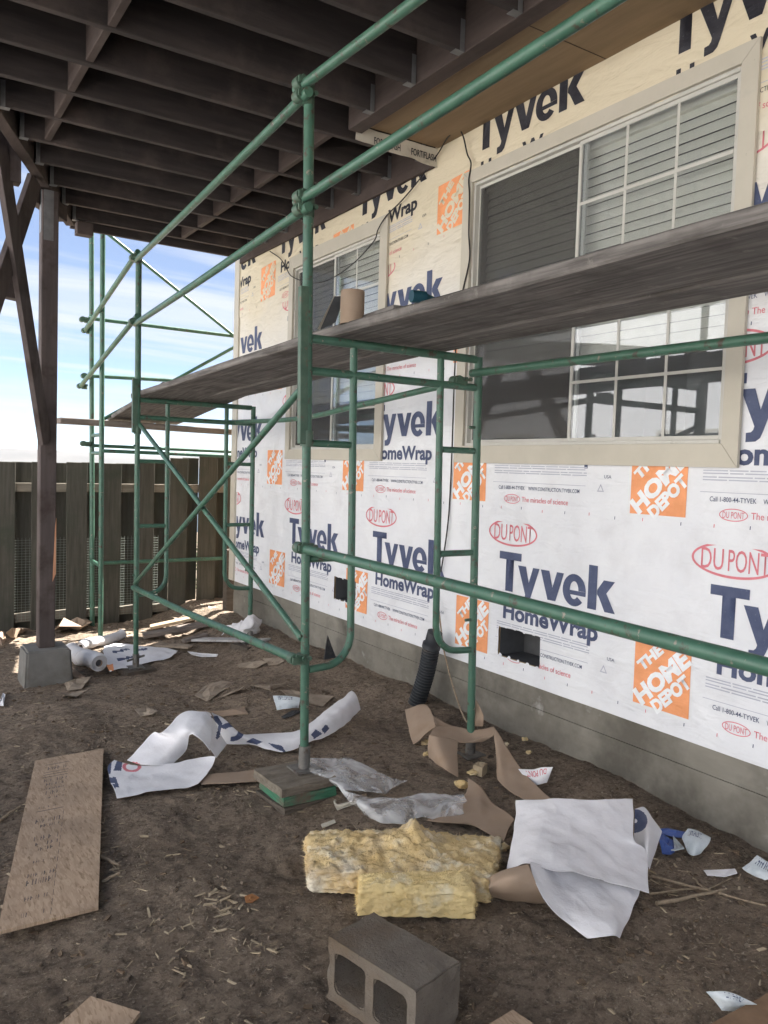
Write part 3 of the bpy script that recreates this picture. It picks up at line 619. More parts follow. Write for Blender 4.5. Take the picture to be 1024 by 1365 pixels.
inkB = ['black', 'red', 'grey', 'orange', 'white_ink_warm']
for k in range(-1, 5): print_at('A', 3.489+1.372*k-(.02 if k > 1 else 0), 0, INK)
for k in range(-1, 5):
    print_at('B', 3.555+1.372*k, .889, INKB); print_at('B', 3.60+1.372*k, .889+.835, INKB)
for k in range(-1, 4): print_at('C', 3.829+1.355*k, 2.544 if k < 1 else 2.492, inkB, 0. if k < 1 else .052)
# ---- windows
def window(o4, g4, ydiv, nv, hz, blind_bottom):
    y0, y1, z0, z1, _ = o4; a0, a1, c0, c1 = g4
    w = MB(); fx0, fx1 = XW-.012, XW+.035; t = .018                       # outer vinyl frame
    w.bevbox((fx0, a0, c0), (fx1, a0+t, c1), .002); w.bevbox((fx0, a1-t, c0), (fx1, a1, c1), .002)
    w.bevbox((fx0, a0+t, c1-t), (fx1, a1-t, c1), .002); w.bevbox((fx0-.006, a0+t, c0), (fx1, a1-t, c0+t), .002)
    win = w.build('window', M['vinyl'], house)
    # flat casing boards with mitred ends
    tx0, tx1 = XW-.030, XW-.013
    def casing(p, nm='casing'):
        b = MB(); vs = [(tx0, y, z) for y, z in p]+[(tx1, y, z) for y, z in p]
        b.add(vs, [(3, 2, 1, 0), (4, 5, 6, 7)]+[(i, (i+1) % 4, 4+(i+1) % 4, 4+i) for i in range(4)]); b.build(nm, M['trim'], win)
    g_ = .0012
    casing([(y0+g_, z0), (y1-g_, z0), (a1-g_, c0), (a0+g_, c0)]); casing([(y0+g_, z1), (a0+g_, c1), (a1-g_, c1), (y1-g_, z1)])
    casing([(y0, z0+g_), (a0, c0+g_), (a0, c1-g_), (y0, z1-g_)]); casing([(y1, z0+g_), (y1, z1-g_), (a1, c1-g_), (a1, c0+g_)])
    # two sashes: the right one (smaller y) sits forward
    for sa, sb, xf, right in ((a0+t, ydiv+.022, XW+.000, True), (ydiv-.018, a1-t, XW+.016, False)):
        s = MB(); q = .019; zl, zh = c0+t, c1-t
        s.bevbox((xf, sa, zl), (xf+.016, sa+q, zh), .0015); s.bevbox((xf, sb-q, zl), (xf+.016, sb, zh), .0015)
        s.bevbox((xf, sa+q, zh-q), (xf+.016, sb-q, zh), .0015); s.bevbox((xf, sa+q, zl), (xf+.016, sb-q, zl+q), .0015)
        s.build('sash', M['vinyl'], win)
        p = MB(); p.box((xf+.005, sa+q, zl+q), (xf+.009, sb-q, zh-q)); p.build('pane', M['glass'], win)
        if right:
            for k in range(1, nv+1):
                yy = sa+q+(sb-sa-2*q)*k/(nv+1); mb = MB(); mb.box((xf+.0022, yy-.0075, zl+q), (xf+.0045, yy+.0075, zh-q)); mb.build('muntin', M['vinyl'], win)
            for z in hz:
                mb = MB(); mb.box((xf-.0005, sa+q, z-.0075), (xf+.0017, sb-q, z+.0075)); mb.build('muntin', M['vinyl'], win)
        else:
            p = MB(); p.box((xf-.0045, sa+q, zl+q), (xf-.003, sb-q, zh-q)); p.build('insect_screen', M['screen'], win)
    # blinds inside
    z = c1-.06; k = 0
    hb = MB(); hb.bevbox((XW+.07, a0+.01, c1-.045), (XW+.12, a1-.01, c1+.0), .004); hb.build('blind_head_rail', M['blind'], win)
    while z > blind_bottom:
        sl = MB(); dz = .0255; tl = math.radians(73)+random.uniform(-.06, .06)
        xs = XW+.095; dxx = dz*math.cos(tl); dzz = dz*math.sin(tl)
        pts = [(-1, 0), (-.4, .0022), (.4, .0022), (1, 0)]
        v0 = [(xs+a*dxx-e*math.sin(tl), a0+.015, z+a*dzz+e*math.cos(tl)) for a, e in pts]; v1 = [(x_, a1-.015, z_+random.uniform(-.002, .002)) for x_, y_, z_ in v0]
        sl.add(v0+v1, [(i, i+1, 5+i, 4+i) for i in range(3)], 0, True); sl.build('blind_slat', M['blind'], win); z -= .0475; k += 1
    br = MB(); br.bevbox((XW+.08, a0+.015, z+.012), (XW+.105, a1-.015, z+.03), .003); br.build('blind_bottom_rail', M['blind'], win)
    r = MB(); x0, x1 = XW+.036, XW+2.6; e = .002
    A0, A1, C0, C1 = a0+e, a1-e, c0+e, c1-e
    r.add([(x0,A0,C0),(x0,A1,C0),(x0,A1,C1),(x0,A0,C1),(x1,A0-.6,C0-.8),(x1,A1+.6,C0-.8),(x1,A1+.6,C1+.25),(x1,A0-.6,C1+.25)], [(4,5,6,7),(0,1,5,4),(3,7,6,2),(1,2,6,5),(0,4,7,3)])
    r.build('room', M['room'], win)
window(WIN[0], OPEN[0], 2.985, 2, (2.865, 1.965), 2.12)
window(WIN[1], OPEN[1], 5.53, 1, (2.80, 1.93), 2.0)
# ---- soffit of the bump-out above, with the flashing strip across its end
b = MB(); b.box((2.475, -1.8, 3.52), (XW-.004, 4.215, 3.535)); b.build('soffit_panel', M['soffit'], house)
b = MB()
for yj in (.4, 2.84): b.box((2.475, yj, 3.517), (XW-.016, yj+.002, 3.5195))
b.build('panel_seam', M['joisty'], house)
fl = MB(); R_ = [[Vector((2.44+.635*i/14, 4.222+.004*math.sin(i*1.3), 3.40+.030*(1-i/14)+.003*math.sin(i*.9))) for i in range(15)], [Vector((2.44+.635*i/14, 4.226, 3.44)) for i in range(15)], [Vector((2.44+.635*i/14, 4.220, 3.515)) for i in range(15)]]
v, f, st = loft(R_, 40, 8, .002, 18, 3); fl.add(v, f, 0, True); fo = fl.build('flashing_strip', M['flash'], house)
for u_ in (2.56, 2.83):
    tb = MB(); v, f = text2d('FORTIFLASH', .19, .040, .02)
    tb.add([(u_+a, 4.2095, 3.432+c) for a, c in v], f); tb.build('printing', M['black'], fo)
# ================================================================== deck overhead
deck = thing('deck', 'dark brown timber deck overhead with exposed joists seen from below', 'deck', (0, 3, 3.4))
ZJ, ZB = 3.47, 3.71
def rim_x(y): return .739+(y-5.495)*.398 if y > 2.6 else -.42
JY = [2.33+.4*k for k in range(-10, 13)]
for y in JY:
    x0 = rim_x(y)+.045; near = y < 4.2; x1 = 2.372 if near else 3.005
    if y > 7.2: y = 7.34
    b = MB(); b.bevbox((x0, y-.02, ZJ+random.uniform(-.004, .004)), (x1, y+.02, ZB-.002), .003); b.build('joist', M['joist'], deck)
    if y > 1.0:
        for xe, s in ((x1, -1), (x0, 1)):
            h = MB(); h.box((min(xe, xe+s*.052), y-.0225, ZJ-.0075), (max(xe, xe+s*.052), y+.0225, ZJ-.0055)); h.box((min(xe, xe+s*.026), y-.0225, ZJ-.0055), (max(xe, xe+s*.026), y-.0205, ZJ+.14)); h.box((min(xe, xe+s*.026), y+.0205, ZJ-.0055), (max(xe, xe+s*.026), y+.0225, ZJ+.14))
            h.build('joist_hanger', M['galv'], deck)
for xb, ylo, yhi in ((.95, 2.0, 5.9), (2.37, 4.2, 7.2)):
    for k in range(len(JY)-1):
        a, c = JY[k]+.022, JY[k+1]-.022
        if a < ylo or c > yhi or (xb < 1 and a > 5.6): continue
        b = MB(); dx_ = random.uniform(-.022, .022); b.bevbox((xb-.019+dx_, a, ZJ+.006), (xb+.019+dx_, min(c, 7.317), ZB-.004), .003); b.build('blocking', M['joisty'], deck)
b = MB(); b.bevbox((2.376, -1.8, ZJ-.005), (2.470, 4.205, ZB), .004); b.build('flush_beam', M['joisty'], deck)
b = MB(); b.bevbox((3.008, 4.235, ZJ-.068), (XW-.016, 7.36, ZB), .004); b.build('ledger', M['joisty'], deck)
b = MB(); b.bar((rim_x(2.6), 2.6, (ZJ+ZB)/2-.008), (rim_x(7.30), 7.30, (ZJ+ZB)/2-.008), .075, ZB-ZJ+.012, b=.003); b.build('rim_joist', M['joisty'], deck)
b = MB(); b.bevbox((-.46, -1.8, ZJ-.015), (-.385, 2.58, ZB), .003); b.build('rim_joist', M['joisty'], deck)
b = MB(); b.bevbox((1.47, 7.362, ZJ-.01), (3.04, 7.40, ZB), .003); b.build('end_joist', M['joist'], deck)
xb = -.5
while xb < 3.04:
    w = .138; ye = 7.43 if xb+w > 1.5 else min(7.43, 5.495+(xb+w*.3-.739)/.398); ye = 7.43 if xb+w > 1.5 else max(2.6, ye)
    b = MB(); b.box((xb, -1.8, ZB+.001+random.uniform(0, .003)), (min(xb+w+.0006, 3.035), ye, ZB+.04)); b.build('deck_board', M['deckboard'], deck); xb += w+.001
# posts, caps and X braces
def post(px, py, base, top, s=.13, lab=None):
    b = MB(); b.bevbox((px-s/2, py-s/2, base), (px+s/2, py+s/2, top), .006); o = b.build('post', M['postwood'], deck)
    h = MB(); h.box((px-s/2+.012, py-s/2-.003, top-.36), (px+.022, py-s/2-.0005, top+.0)); h.box((px-s/2-.003, py-s/2+.01, top-.30), (px-s/2-.0005, py+.02, top)); h.build('strap', M['galv'], o)
    return o
PX, PY = 1.135, 6.44
pb = gz(PX, PY)+.235
po = post(PX, PY, pb, ZJ-.03, .116)
b = MB(); a = P(77, 585, 'y', PY-.07)
b.add([(PX+.035, PY-.0615, pb+.50), (PX+.0575, PY-.0615, pb+.56), (PX+.0575, PY-.0615, pb+.98), (PX+.05, PY-.0615, pb+.92), (PX+.035, PY-.064, pb+.50), (PX+.0595, PY-.06, pb+.56), (PX+.0595, PY-.06, pb+.98), (PX+.05, PY-.064, pb+.92)], [(0, 1, 2, 3), (1, 5, 6, 2), (0, 4, 5, 1), (3, 2, 6, 7)])
b.build('sunlit_edge', M['sunedge'], po)  # pinkish patch painting the sunlit right edge of the post
b = MB(); b.bar((PX-.12, PY-.02, ZJ-.07), (PX+.16, PY+.35, ZJ-.07), .08, .12, b=.004); b.build('beam_end', M['joisty'], deck)
b = MB(); b.bevbox((1.47, 7.10, ZJ-.115), (1.60, 7.2, ZJ-.012), .004); b.build('block', M['joisty'], deck)
# second post row out to the left (only its braces reach into view; the rest shows in the window glass)
P2 = (-.05, 3.55)
post(P2[0], P2[1], gz(*P2)+.235, ZJ-.03, .125)
P3 = (-.62, .9); post(P3[0], P3[1], gz(*P3)+.235, ZJ-.03, .125)
def brace(p0, p1, w=.14): b = MB(); b.bar(p0, p1, .04, w, b=.003); b.build('brace', M['postwood'], deck)
d0 = Vector((PX-P2[0], PY-P2[1], 0)).normalized()
yb = 6.36
q0, q1 = P(60, 590, 'y', yb), P(-12, 120, 'y', 5.75); brace(q0, q1, .135)
q0, q1 = P(46, 240, 'y', 6.24), P(-60, 560, 'y', 5.55); brace(q0, q1, .135)
b = MB(); e0 = P(8, 378, 'y', 6.30); b.bar(e0+Vector((.09, .02, 0)), e0+Vector((-1.4, -.75, 0)), .09, .21, b=.004); b.build('cross_beam', M['postwood'], deck)
b = MB(); e0 = P(16, 226, 'y', 5.95); b.bevbox((e0.x-.05, e0.y-.05, e0.z-.09), (e0.x+.05, e0.y+.05, ZB), .004); b.build('post_stub', M['postwood'], deck)
for pa, pb_ in ((P2, P3),):
    brace((pa[0], pa[1]-.07, 3.2), (pb_[0]-.1, pb_[1]+.07, 1.0)); brace((pa[0]-.1, pa[1]-.07, 1.0), (pb_[0], pb_[1]+.07, 3.2))
# pier blocks carry the posts: things of their own
def pier(x, y, lab):
    z = gz(x, y); b = MB(); bm = bmesh.new(); bmesh.ops.create_cube(bm, size=1)
    for v in bm.verts:
        k = .172 if v.co.z < 0 else .155
        v.co = Vector((x+v.co.x*2*k, y+v.co.y*2*k, z-.06+(v.co.z+.5)*.295))
    bmesh.ops.bevel(bm, geom=bm.edges[:], offset=.014, segments=2, affect='EDGES'); b.bm(bm)
    tag(b.build('pier_block', M['pier']), lab, 'concrete block', 'pier blocks under the deck posts')
pier(PX+.0, PY+.0, 'grey concrete pier block under the dark deck post beside the fence')
pier(P2[0], P2[1], 'concrete pier block under the deck post at the open side, out past the strand board')
pier(P3[0], P3[1], 'concrete pier block under the deck post nearest the camera at the open side')
# ================================================================== fence
fence = thing('fence', 'weathered grey board fence with gaps between its boards and wire mesh along the foot', 'fence', (2, 8.3, -.17))
YF = 8.3
tops = [(P(a, 720, 'y', YF).x, P(a, c, 'y', YF).z) for a, c in ((5, 616), (100, 616), (150, 617), (220, 612), (265, 607), (290, 605))]
def ztop(x): return float(np.interp(x, [t[0] for t in tops], [t[1] for t in tops]))
FR = [(-6, 19), (41, 65), (88.5, 116), (135, 160), (178, 204), (224.5, 248), (262.5, 286.5), (301, 326)]
fx = [(P(a, 720, 'y', YF).x, P(c, 720, 'y', YF).x) for a, c in FR]
while fx[0][0] > -4.5: fx.insert(0, (fx[0][0]-.285-random.uniform(-.01, .01), fx[0][0]-.285+.165))
for i, (a, c) in enumerate(fx):
    z1 = ztop((a+c)/2)+random.uniform(-.006, .006); g0 = gz((a+c)/2, YF)-.03
    def fb(a, c, y0, y1, z1):
        b = MB(); b.bevbox((a, y0, g0), (c, y1, z1), .003)
        lean = random.uniform(-.006, .006)
        b.v = [(x+lean*(z-g0), y+random.uniform(-.001, .001), z) for x, y, z in b.v]; b.build('board', M['fence'], fence)
    fb(a, c, YF-.018, YF, z1)
    if i+1 < len(fx):
        n0 = fx[i+1][0]; w = (n0-c); s0 = c-random.uniform(.012, .03); s1 = n0+random.choice((.02, .035, -.004, .03, .028))
        if 4 < 1: pass
        fb(s0, s1, YF+.086, YF+.102, z1+random.uniform(-.01, .012))
for zz, px_ in ((P(30, 648, 'y', YF).z, 30), (P(30, 822, 'y', YF).z, 30)):
    b = MB(); b.bevbox((-4.6, YF+.006, zz-.085), (4.0, YF+.084, zz), .003); b.v = [(x, y, z+.045*float(sstep(1.9, 3.3, x))) for x, y, z in b.v]; b.build('rail', M['fencex'], fence)
for x in (-3.3, -.9, 1.02, 3.62):
    b = MB(); b.bevbox((x-.045, YF+.104, gz(x, YF)-.1), (x+.045, YF+.19, ztop(x)-.02), .004); b.build('fence_post', M['fence'], fence)
b = MB(); zt, zb_ = P(30, 717, 'y', YF).z, P(30, 828, 'y', YF).z; yw = YF+.0030; r_ = .0010
for k in range(78):
    x = -.1+k*.0345; b.add([(x-r_, yw, zb_), (x+r_, yw, zb_), (x, yw-r_*1.6, zb_), (x-r_, yw, zt), (x+r_, yw, zt), (x, yw-r_*1.6, zt)], [(0, 1, 4, 3), (1, 2, 5, 4), (2, 0, 3, 5)])
z = zb_; 
while z < zt+.001:
    b.add([(-.1, yw+.002, z-r_), (-.1, yw+.002, z+r_), (-.1, yw-r_, z), (2.56, yw+.002, z-r_), (2.56, yw+.002, z+r_), (2.56, yw-r_, z)], [(0, 1, 4, 3), (1, 2, 5, 4), (2, 0, 3, 5)]); z += .026
tag(b.build('wire_mesh', M['wire'], fence), kind='stuff')
# dark corner post where the fence meets the house
b = MB(); b.bevbox((3.05, 7.62, -.05), (3.15, 7.72, .62), .004); tag(b.build('fence_stub', M['paddark']), 'short dark timber post stub standing between the house corner and the fence', 'post')
# weeds beyond the fence
def leaf_cloud(name, n, box_, mt, size, kind='stuff', up_=.3):
    lo, hi = np.array(box_[0]), np.array(box_[1]); c = lo+(hi-lo)*rng.random((n, 3))
    c[:, 2] = np.array([gz(a, b_) for a, b_ in c[:, :2]])+ (hi[2]-lo[2])*rng.random(n)**1.6*(.45+.55*np.abs(vnoise(c[:, 0], c[:, 1], 2.1, 9)))
    a = rng.normal(size=(n, 3)); a /= np.linalg.norm(a, axis=1)[:, None]; b_ = np.cross(a, rng.normal(size=(n, 3))); b_ /= np.linalg.norm(b_, axis=1)[:, None]
    s = size*(.5+rng.random(n))[:, None]; V = np.stack([c-a*s, c+b_*s*.35, c+a*s, c-b_*s*.35], 1).reshape(-1, 3)
    bb = MB(); bb.v = V.tolist(); bb.f = [(4*i, 4*i+1, 4*i+2, 4*i+3) for i in range(n)]; bb.mi = [0]*n; bb.sm = [False]*n
    return tag(bb.build(name, mt), kind=kind)
o = leaf_cloud('weeds', 9000, ((-3, 8.75, 0), (4.2, 11, .95)), M['leaf'], .035); tag(o, 'sunlit green weeds growing behind the board fence', 'weeds')
# ================================================================== scaffold along the wall
scaf = thing('scaffold', 'green tubular scaffold with guard rails standing along the wrapped wall', 'scaffold', (2.1, 3.25, .1))
YN, YR = 3.25, 6.4
def lerp(a, b, t): return Vector(a)*(1-t)+Vector(b)*t
def coupler(p, ax, parent=None):
    """swivel clamp: two short collars, a hinge plate and bolts"""
    b = MB(); p = Vector(p)
    b.tube([p-Vector((0, 0, .024)), p+Vector((0, 0, .024))], .0272, 14)
    q = p+Vector((-.045, 0, .004)); d = Vector(ax).normalized()
    b.tube([q-d*.024, q+d*.024], .0265, 14)
    b.bar(p+Vector((-.012, -.028, 0)), p+Vector((-.05, -.028, .012)), .012, .04)
    for e in (-.012, .014):
        s_ = p+Vector((e, -.04, .012)); b.tube([s_+Vector((-.004, -.012, 0)), s_+Vector((.0, .02, 0))], .007, 6)
        b.tube([s_+Vector((-.004, -.018, 0)), s_+Vector((-.004, -.008, 0))], .011, 6)
    b.box((q.x-.02, q.y-.038, q.z-.012), (q.x+.012, q.y-.028, q.z+.014))
    return b.build('coupler', M['greendark'], parent or scaf)
def frame(base_o, top_o, base_i, y, jack=0.0):
    """ladder-sided mason frame: outer leg, inner leg, two header bars, inner posts that curve into the legs, rungs"""
    bo = Vector(base_o); upv = (Vector(top_o)-bo); upv = upv/upv.z if abs(upv.z) > 0 else Vector((0, 0, 1))
    bi = Vector(base_i)
    def O(z): return bo+upv*(z-bo.z)
    def I(z): return bi+upv*(z-bi.z)
    def A(t, z): return lerp(O(z), I(z), t)
    return O, I, A
def build_frame(O, I, A, z, lo_o, lo_i):
    r = .0203
    b = MB(); b.tube([O(lo_o), O(z['top']+.012)], r, 14); b.tube([I(lo_i), I(z['top']+.012)], r, 14); b.tube([A(.02, z['top']), A(.98, z['top'])], r, 14)
    fr = b.build('end_frame', M['green'], scaf)
    b = MB(); b.tube([A(.02, z['second']), A(.98, z['second'])], .0190, 12); b.build('header_bar', M['green'], fr)
    for side in (0, 1):
        def S(t, zz): return A(t if side == 0 else 1-t, zz)
        b = MB(); zb = z['bot']; t1 = .245
        pts = [S(t1, z['top']-.018), S(t1, zb+.14), S(t1-.015, zb+.085), S(t1-.055, zb+.035), S(t1-.115, zb+.008), S(.02, zb)]
        p = curve_pts(pts[1:], 22); b.tube([pts[0]]+[Vector(q) for q in p], .0178, 12); b.build('inner_post', M['green'], fr)
        for zz in z['rungs']:
            b = MB(); b.tube([S(.02, zz), S(t1-.015, zz)], .0165, 10); b.build('rung', M['green'], fr)
    for zz in (z['rungs'][0]+.12, z['bot']+.16):                      # brace studs
        b = MB(); b.tube([I(zz)+Vector((-.055, -.004, 0)), I(zz)], .008, 8); b.tube([O(zz)+Vector((-.03, -.004, 0)), O(zz)], .008, 8); b.build('brace_stud', M['greendark'], fr)
    for f, zz in ((O, lo_o), (I, lo_i)):
        q = f(zz); b = MB(); b.box((q.x-.06, q.y-.06, q.z-.012), (q.x+.06, q.y+.06, q.z-.004)); b.tube([q-Vector((0, 0, .004)), q+Vector((0, 0, .10))], .0265, 12); b.build('base_plate', M['steel'], fr)
    return fr
bo, bi = P(405.5, 1022, 'y', YN), P(627, 1003, 'y', YN)
to = P(412, 146, 'y', YN)
O, I, A = frame(bo, to, bi, YN)
zn = dict(top=2.066, second=P(421, 495, 'y', YN).z, rungs=[P(440, 592, 'y', YN).z, P(440, 744, 'y', YN).z], bot=P(440, 889, 'y', YN).z)
f1 = build_frame(O, I, A, zn, bo.z, bi.z)
fo, fi = P(181, 888, 'y', YR), P(333, 856, 'y', YR); fto = P(185, 345, 'y', YR)
O2, I2, A2 = frame(fo, fto, fi, YR)
zf = dict(top=P(186, 533, 'y', YR).z, second=P(200, 557, 'y', YR).z, rungs=[P(200, 615, 'y', YR).z, P(200, 701, 'y', YR).z], bot=P(200, 792, 'y', YR).z)
f2 = build_frame(O2, I2, A2, zf, fo.z, fi.z)
# the bay towards the camera is carried by a third frame beside the viewer
dY = Vector((.01, -3.14, 0)); bo3 = bo+dY; bi3 = bi+dY; O3, I3, A3 = frame(bo3, to+dY, bi3, YN-3.14)
bo3z, bi3z = GR(bo3.x, bo3.y)+.06, GR(bi3.x, bi3.y)+.06
build_frame(O3, I3, A3, zn, bo3z, bi3z)
# guard posts with the sleeve that hangs on the leg
for f, zlo, zs, ztop_ in ((O, P(408, 592, 'y', YN).z, P(408, 383, 'y', YN).z, P(411, 122, 'y', YN).z), (O2, P(182, 577, 'y', YR).z, P(182, 505, 'y', YR).z, P(185, 340, 'y', YR).z)):
    b = MB(); b.tube([f(zlo+.02), f(ztop_+.02)], .0235, 14); g = b.build('guard_post', M['green'], scaf)
    b = MB(); q0, q1 = f(zlo)+Vector((-.026, -.010, 0)), f(zs)+Vector((-.026, -.010, 0)); b.bar(q0, q1, .040, .030, upv=(0, 1, 0), b=.003)
    b.tube([f(zlo-.01), f(zlo+.06)], .030, 12); b.build('post_sleeve', M['greendark'], g)
# guard rails
def rail(pts, r=.0212, nm='guard_rail', mt='green'):
    b = MB(); b.tube(pts, r, 14); return b.build(nm, M[mt], scaf)
off = Vector((-.046, 0, .004))
for pn, pf, pe, pr, yr in (((411, 133), (185, 347), (113, 441), (555, 0), .05), ((411, 283), (184, 432), (107, 515), (815, 0), .05)):
    n_ = P(*pn, 'y', YN)+Vector((-.03, 0, 0)); f_ = P(*pf, 'y', YR)+Vector((-.02, 0, 0)); e_ = P(*pe, 'y', 8.22)
    d = (f_-n_).normalized(); rail([n_-d*.07, lerp(n_, f_, .5)+Vector((0, 0, -.004)), f_+d*.02])
    d = (e_-f_).normalized(); rail([f_-d*.05+Vector((0, 0, .045)), e_])
    n2 = n_+Vector((0, 0, .052)); r_ = P(*pr, 'x', n2.x+.0)
    d = (r_-n2).normalized(); t = (.0-n2.y)/d.y; rail([n2-d*.06, n2+d*t])
    coupler(n_+Vector((.03, 0, 0)), d); coupler(n2+Vector((.03, 0, .005)), d); coupler(f_+Vector((.02, 0, .01)), d); coupler(e_+Vector((.04, 0, 0)), d)
# ledgers and braces on the outer face
n_ = P(411, 731, 'y', YN)+Vector((-.03, -.0, 0)); r_ = P(1024, 891, 'x', n_.x); d = (r_-n_).normalized(); rail([n_-d*.03, lerp(n_, r_, .5)+Vector((0, 0, .006)), n_+d*((.0-n_.y)/d.y)], .0212, 'ledger_tube'); coupler(n_+Vector((.03, 0, 0)), d)
f_ = P(183, 783, 'y', YR)+Vector((-.03, 0, 0)); n_ = P(403, 878, 'y', YN)+Vector((-.03, 0, 0)); rail([f_, lerp(f_, n_, .45)+Vector((0, 0, -.012)), n_], .0212, 'ledger_tube'); coupler(n_+Vector((.03, 0, 0)), n_-f_)
rail([P(189, 565, 'y', YR)+Vector((-.02, 0, 0)), P(414, 850, 'y', YN)+Vector((-.045, 0, 0))], .0165, 'cross_brace')
rail([P(187, 777, 'y', YR)+Vector((-.04, 0, 0)), P(406, 520, 'y', YN)+Vector((-.02, 0, 0))], .0165, 'cross_brace')
# inner face: a bent tube and the right hand ledger
pts = [P(a, c, 'x', x_) for a, c, x_ in ((298, 562.5, 2.62), (345, 561.5, 2.60), (389, 559, 2.57), (422, 554, 2.55), (464, 544, 2.53), (540, 526, 2.52), (612, 509, 2.52))]
rail([Vector(q) for q in curve_pts(pts, 30)], .0175, 'ledger_tube'); coupler(pts[-1]+Vector((.03, .01, 0)), (0, 1, 0))
u0_, u1_ = P(634, 497, 'x', 2.60), P(1024, 450, 'x', 2.60); d = (u1_-u0_).normalized(); rail([u0_-d*.03, u0_+d*((0.-u0_.y)/d.y)], .0200, 'ledger_tube')
b = MB(); q = O2(fo.z+.06); b.tube([q+Vector((-.075, -.03, -.004)), q+Vector((.075, .03, .012))], .009, 8); b.build('jack_handle', M['steel'], scaf)
# ---- second scaffold round the end wall
sc2 = thing('scaffold', 'green scaffold frame round the far corner between the house end and the fence', 'scaffold', (1.86, 7.95, -.17))
def rail2(pts, r=.02, nm='brace', mt='green'): b = MB(); b.tube(pts, r, 12); return b.build(nm, M[mt], sc2)
yA, yB = 7.66, 8.17
for py_, px0, px1, yb_ in ((845, 134, 137, yA), (832, 123, 122, yB)):
    a = P(px0, py_, 'y', yb_); c = P(px1, 330, 'y', yb_); d = (c-a)/(c.z-a.z); rail2([a+d*(gz(a.x, a.y)+.01-a.z), a+d*(4.05-a.z)], .0235, 'leg')
for z_ in (.5, 1.55, 1.72):
    a = P(135, 700, 'y', yA); c = P(122, 700, 'y', yB); rail2([(a.x, a.y, z_), (c.x, c.y, z_)], .017, 'rung')
for p0, p1, y_, r in (((118, 424), (312, 448), yB, .019), ((120, 501), (300, 511), yB, .019), ((124, 751), (302, 744), yB, .019), ((126, 594), (303, 602), yB, .017), ((137, 601), (303, 608), yA, .017)):
    a, c = P(*p0, 'y', y_-.04), P(*p1, 'y', y_-.04); d = c-a; rail2([a, a+d*1.35], r, 'ledger_tube')
for p0, p1, y_ in (((143, 311), (310, 446), yB-.09), ((134, 561), (310, 464), yB-.13)):
    a, c = P(*p0, 'y', y_), P(*p1, 'y', y_); rail2([a, c+(c-a)*.2], .0165, 'cross_brace')
for px_, py_ in ((116, 427), (118, 502), (117, 592)):
    coupler(P(px_, py_, 'y', yB-.02), (0, 1, 0), sc2)
# ================================================================== planks
ZP = 2.090
def plank(p0, p1, w, t, lab, grp='scaffold planks', mt='plank'):
    b = MB(); b.bar(p0, p1, w-.004, t, b=.007)
    d = (Vector(p1)-Vector(p0)).normalized()
    bm = bmesh.new(); vs = [bm.verts.new(v) for v in b.v]
    for f in b.f: bm.faces.new([vs[i] for i in f])
    n = 14
    L_ = (Vector(p1)-Vector(p0)).length
    for k in range(1, n): bmesh.ops.bisect_plane(bm, geom=bm.verts[:]+bm.edges[:]+bm.faces[:], plane_co=lerp(p0, p1, k/n), plane_no=d)
    s0 = random.random()*20
    for v in bm.verts:
        t_ = (v.co-Vector(p0)).dot(d); q = mnoise.noise(Vector((t_*.9, s0, 0))); v.co.z += .006*q; v.co.x += .004*mnoise.noise(Vector((t_*1.3, s0, 5)))
    o = MB(); o.bm(bm); return tag(o.build('scaffold_plank', M[mt]), lab, 'plank', grp)
xs0 = P(544, 429, 'z', ZP).x
labs = ['outermost grey plank of the near scaffold deck, passing overhead at right', 'middle grey plank of the near scaffold deck', 'grey plank of the near scaffold deck closest to the large window']
for k in range(3):
    x = 1.800+.1125+k*.229; plank((x, 3.50+(.03, -.02, .02)[k], ZP+.024+(0, .013, .004)[k]), (x-.035, -.25, ZP+.049+(0, .012, .004)[k]), .2255, .045, labs[k])
# far bay planks lie on the near and the far frame, dipping with the ground
labs = ['outer weathered plank of the far scaffold bay, beside the green guard post', 'middle weathered plank of the far scaffold bay', 'inner weathered plank of the far scaffold bay, next to the small window']
zf_ = zf['top']+.021
for k in range(3):
    x = 1.785+.114+k*.231; p0 = Vector((x-.01, 3.06, zn['top']+.021+.024-.0+.0)); p1 = Vector((x+.02, 6.66, zf_+.024)); 
    p0.z = zn['top']+.0215+.024; d = (p1-p0); p0.z += (0, .012, .003)[k]; p1.z += (0, .012, .003)[k]; plank(p0+Vector((0, .46, -.004)), p1, .2275, .042, labs[k])
labs = ['sloping plank from the far deck down to the end plank, on its outer side', 'sloping plank in the middle of the ramp at the far end of the deck', 'sloping plank of the ramp nearest the house corner']
q = P(216, 508, 'x', 1.80)
for k in range(3): x = 1.80+.118+k*.238; plank((x, q.y+.02*k, q.z-.02), (x+.21, 8.25, P(156, 562, 'y', 8.0).z+.030), .2335, .04, labs[k])
a, c = P(77, 560.5, 'y', 7.93), P(305, 575.5, 'y', 7.93); d = c-a
plank(a, a+d*1.45, .25, .052, 'long plank end sticking out left past the far green posts', mt='plankx')
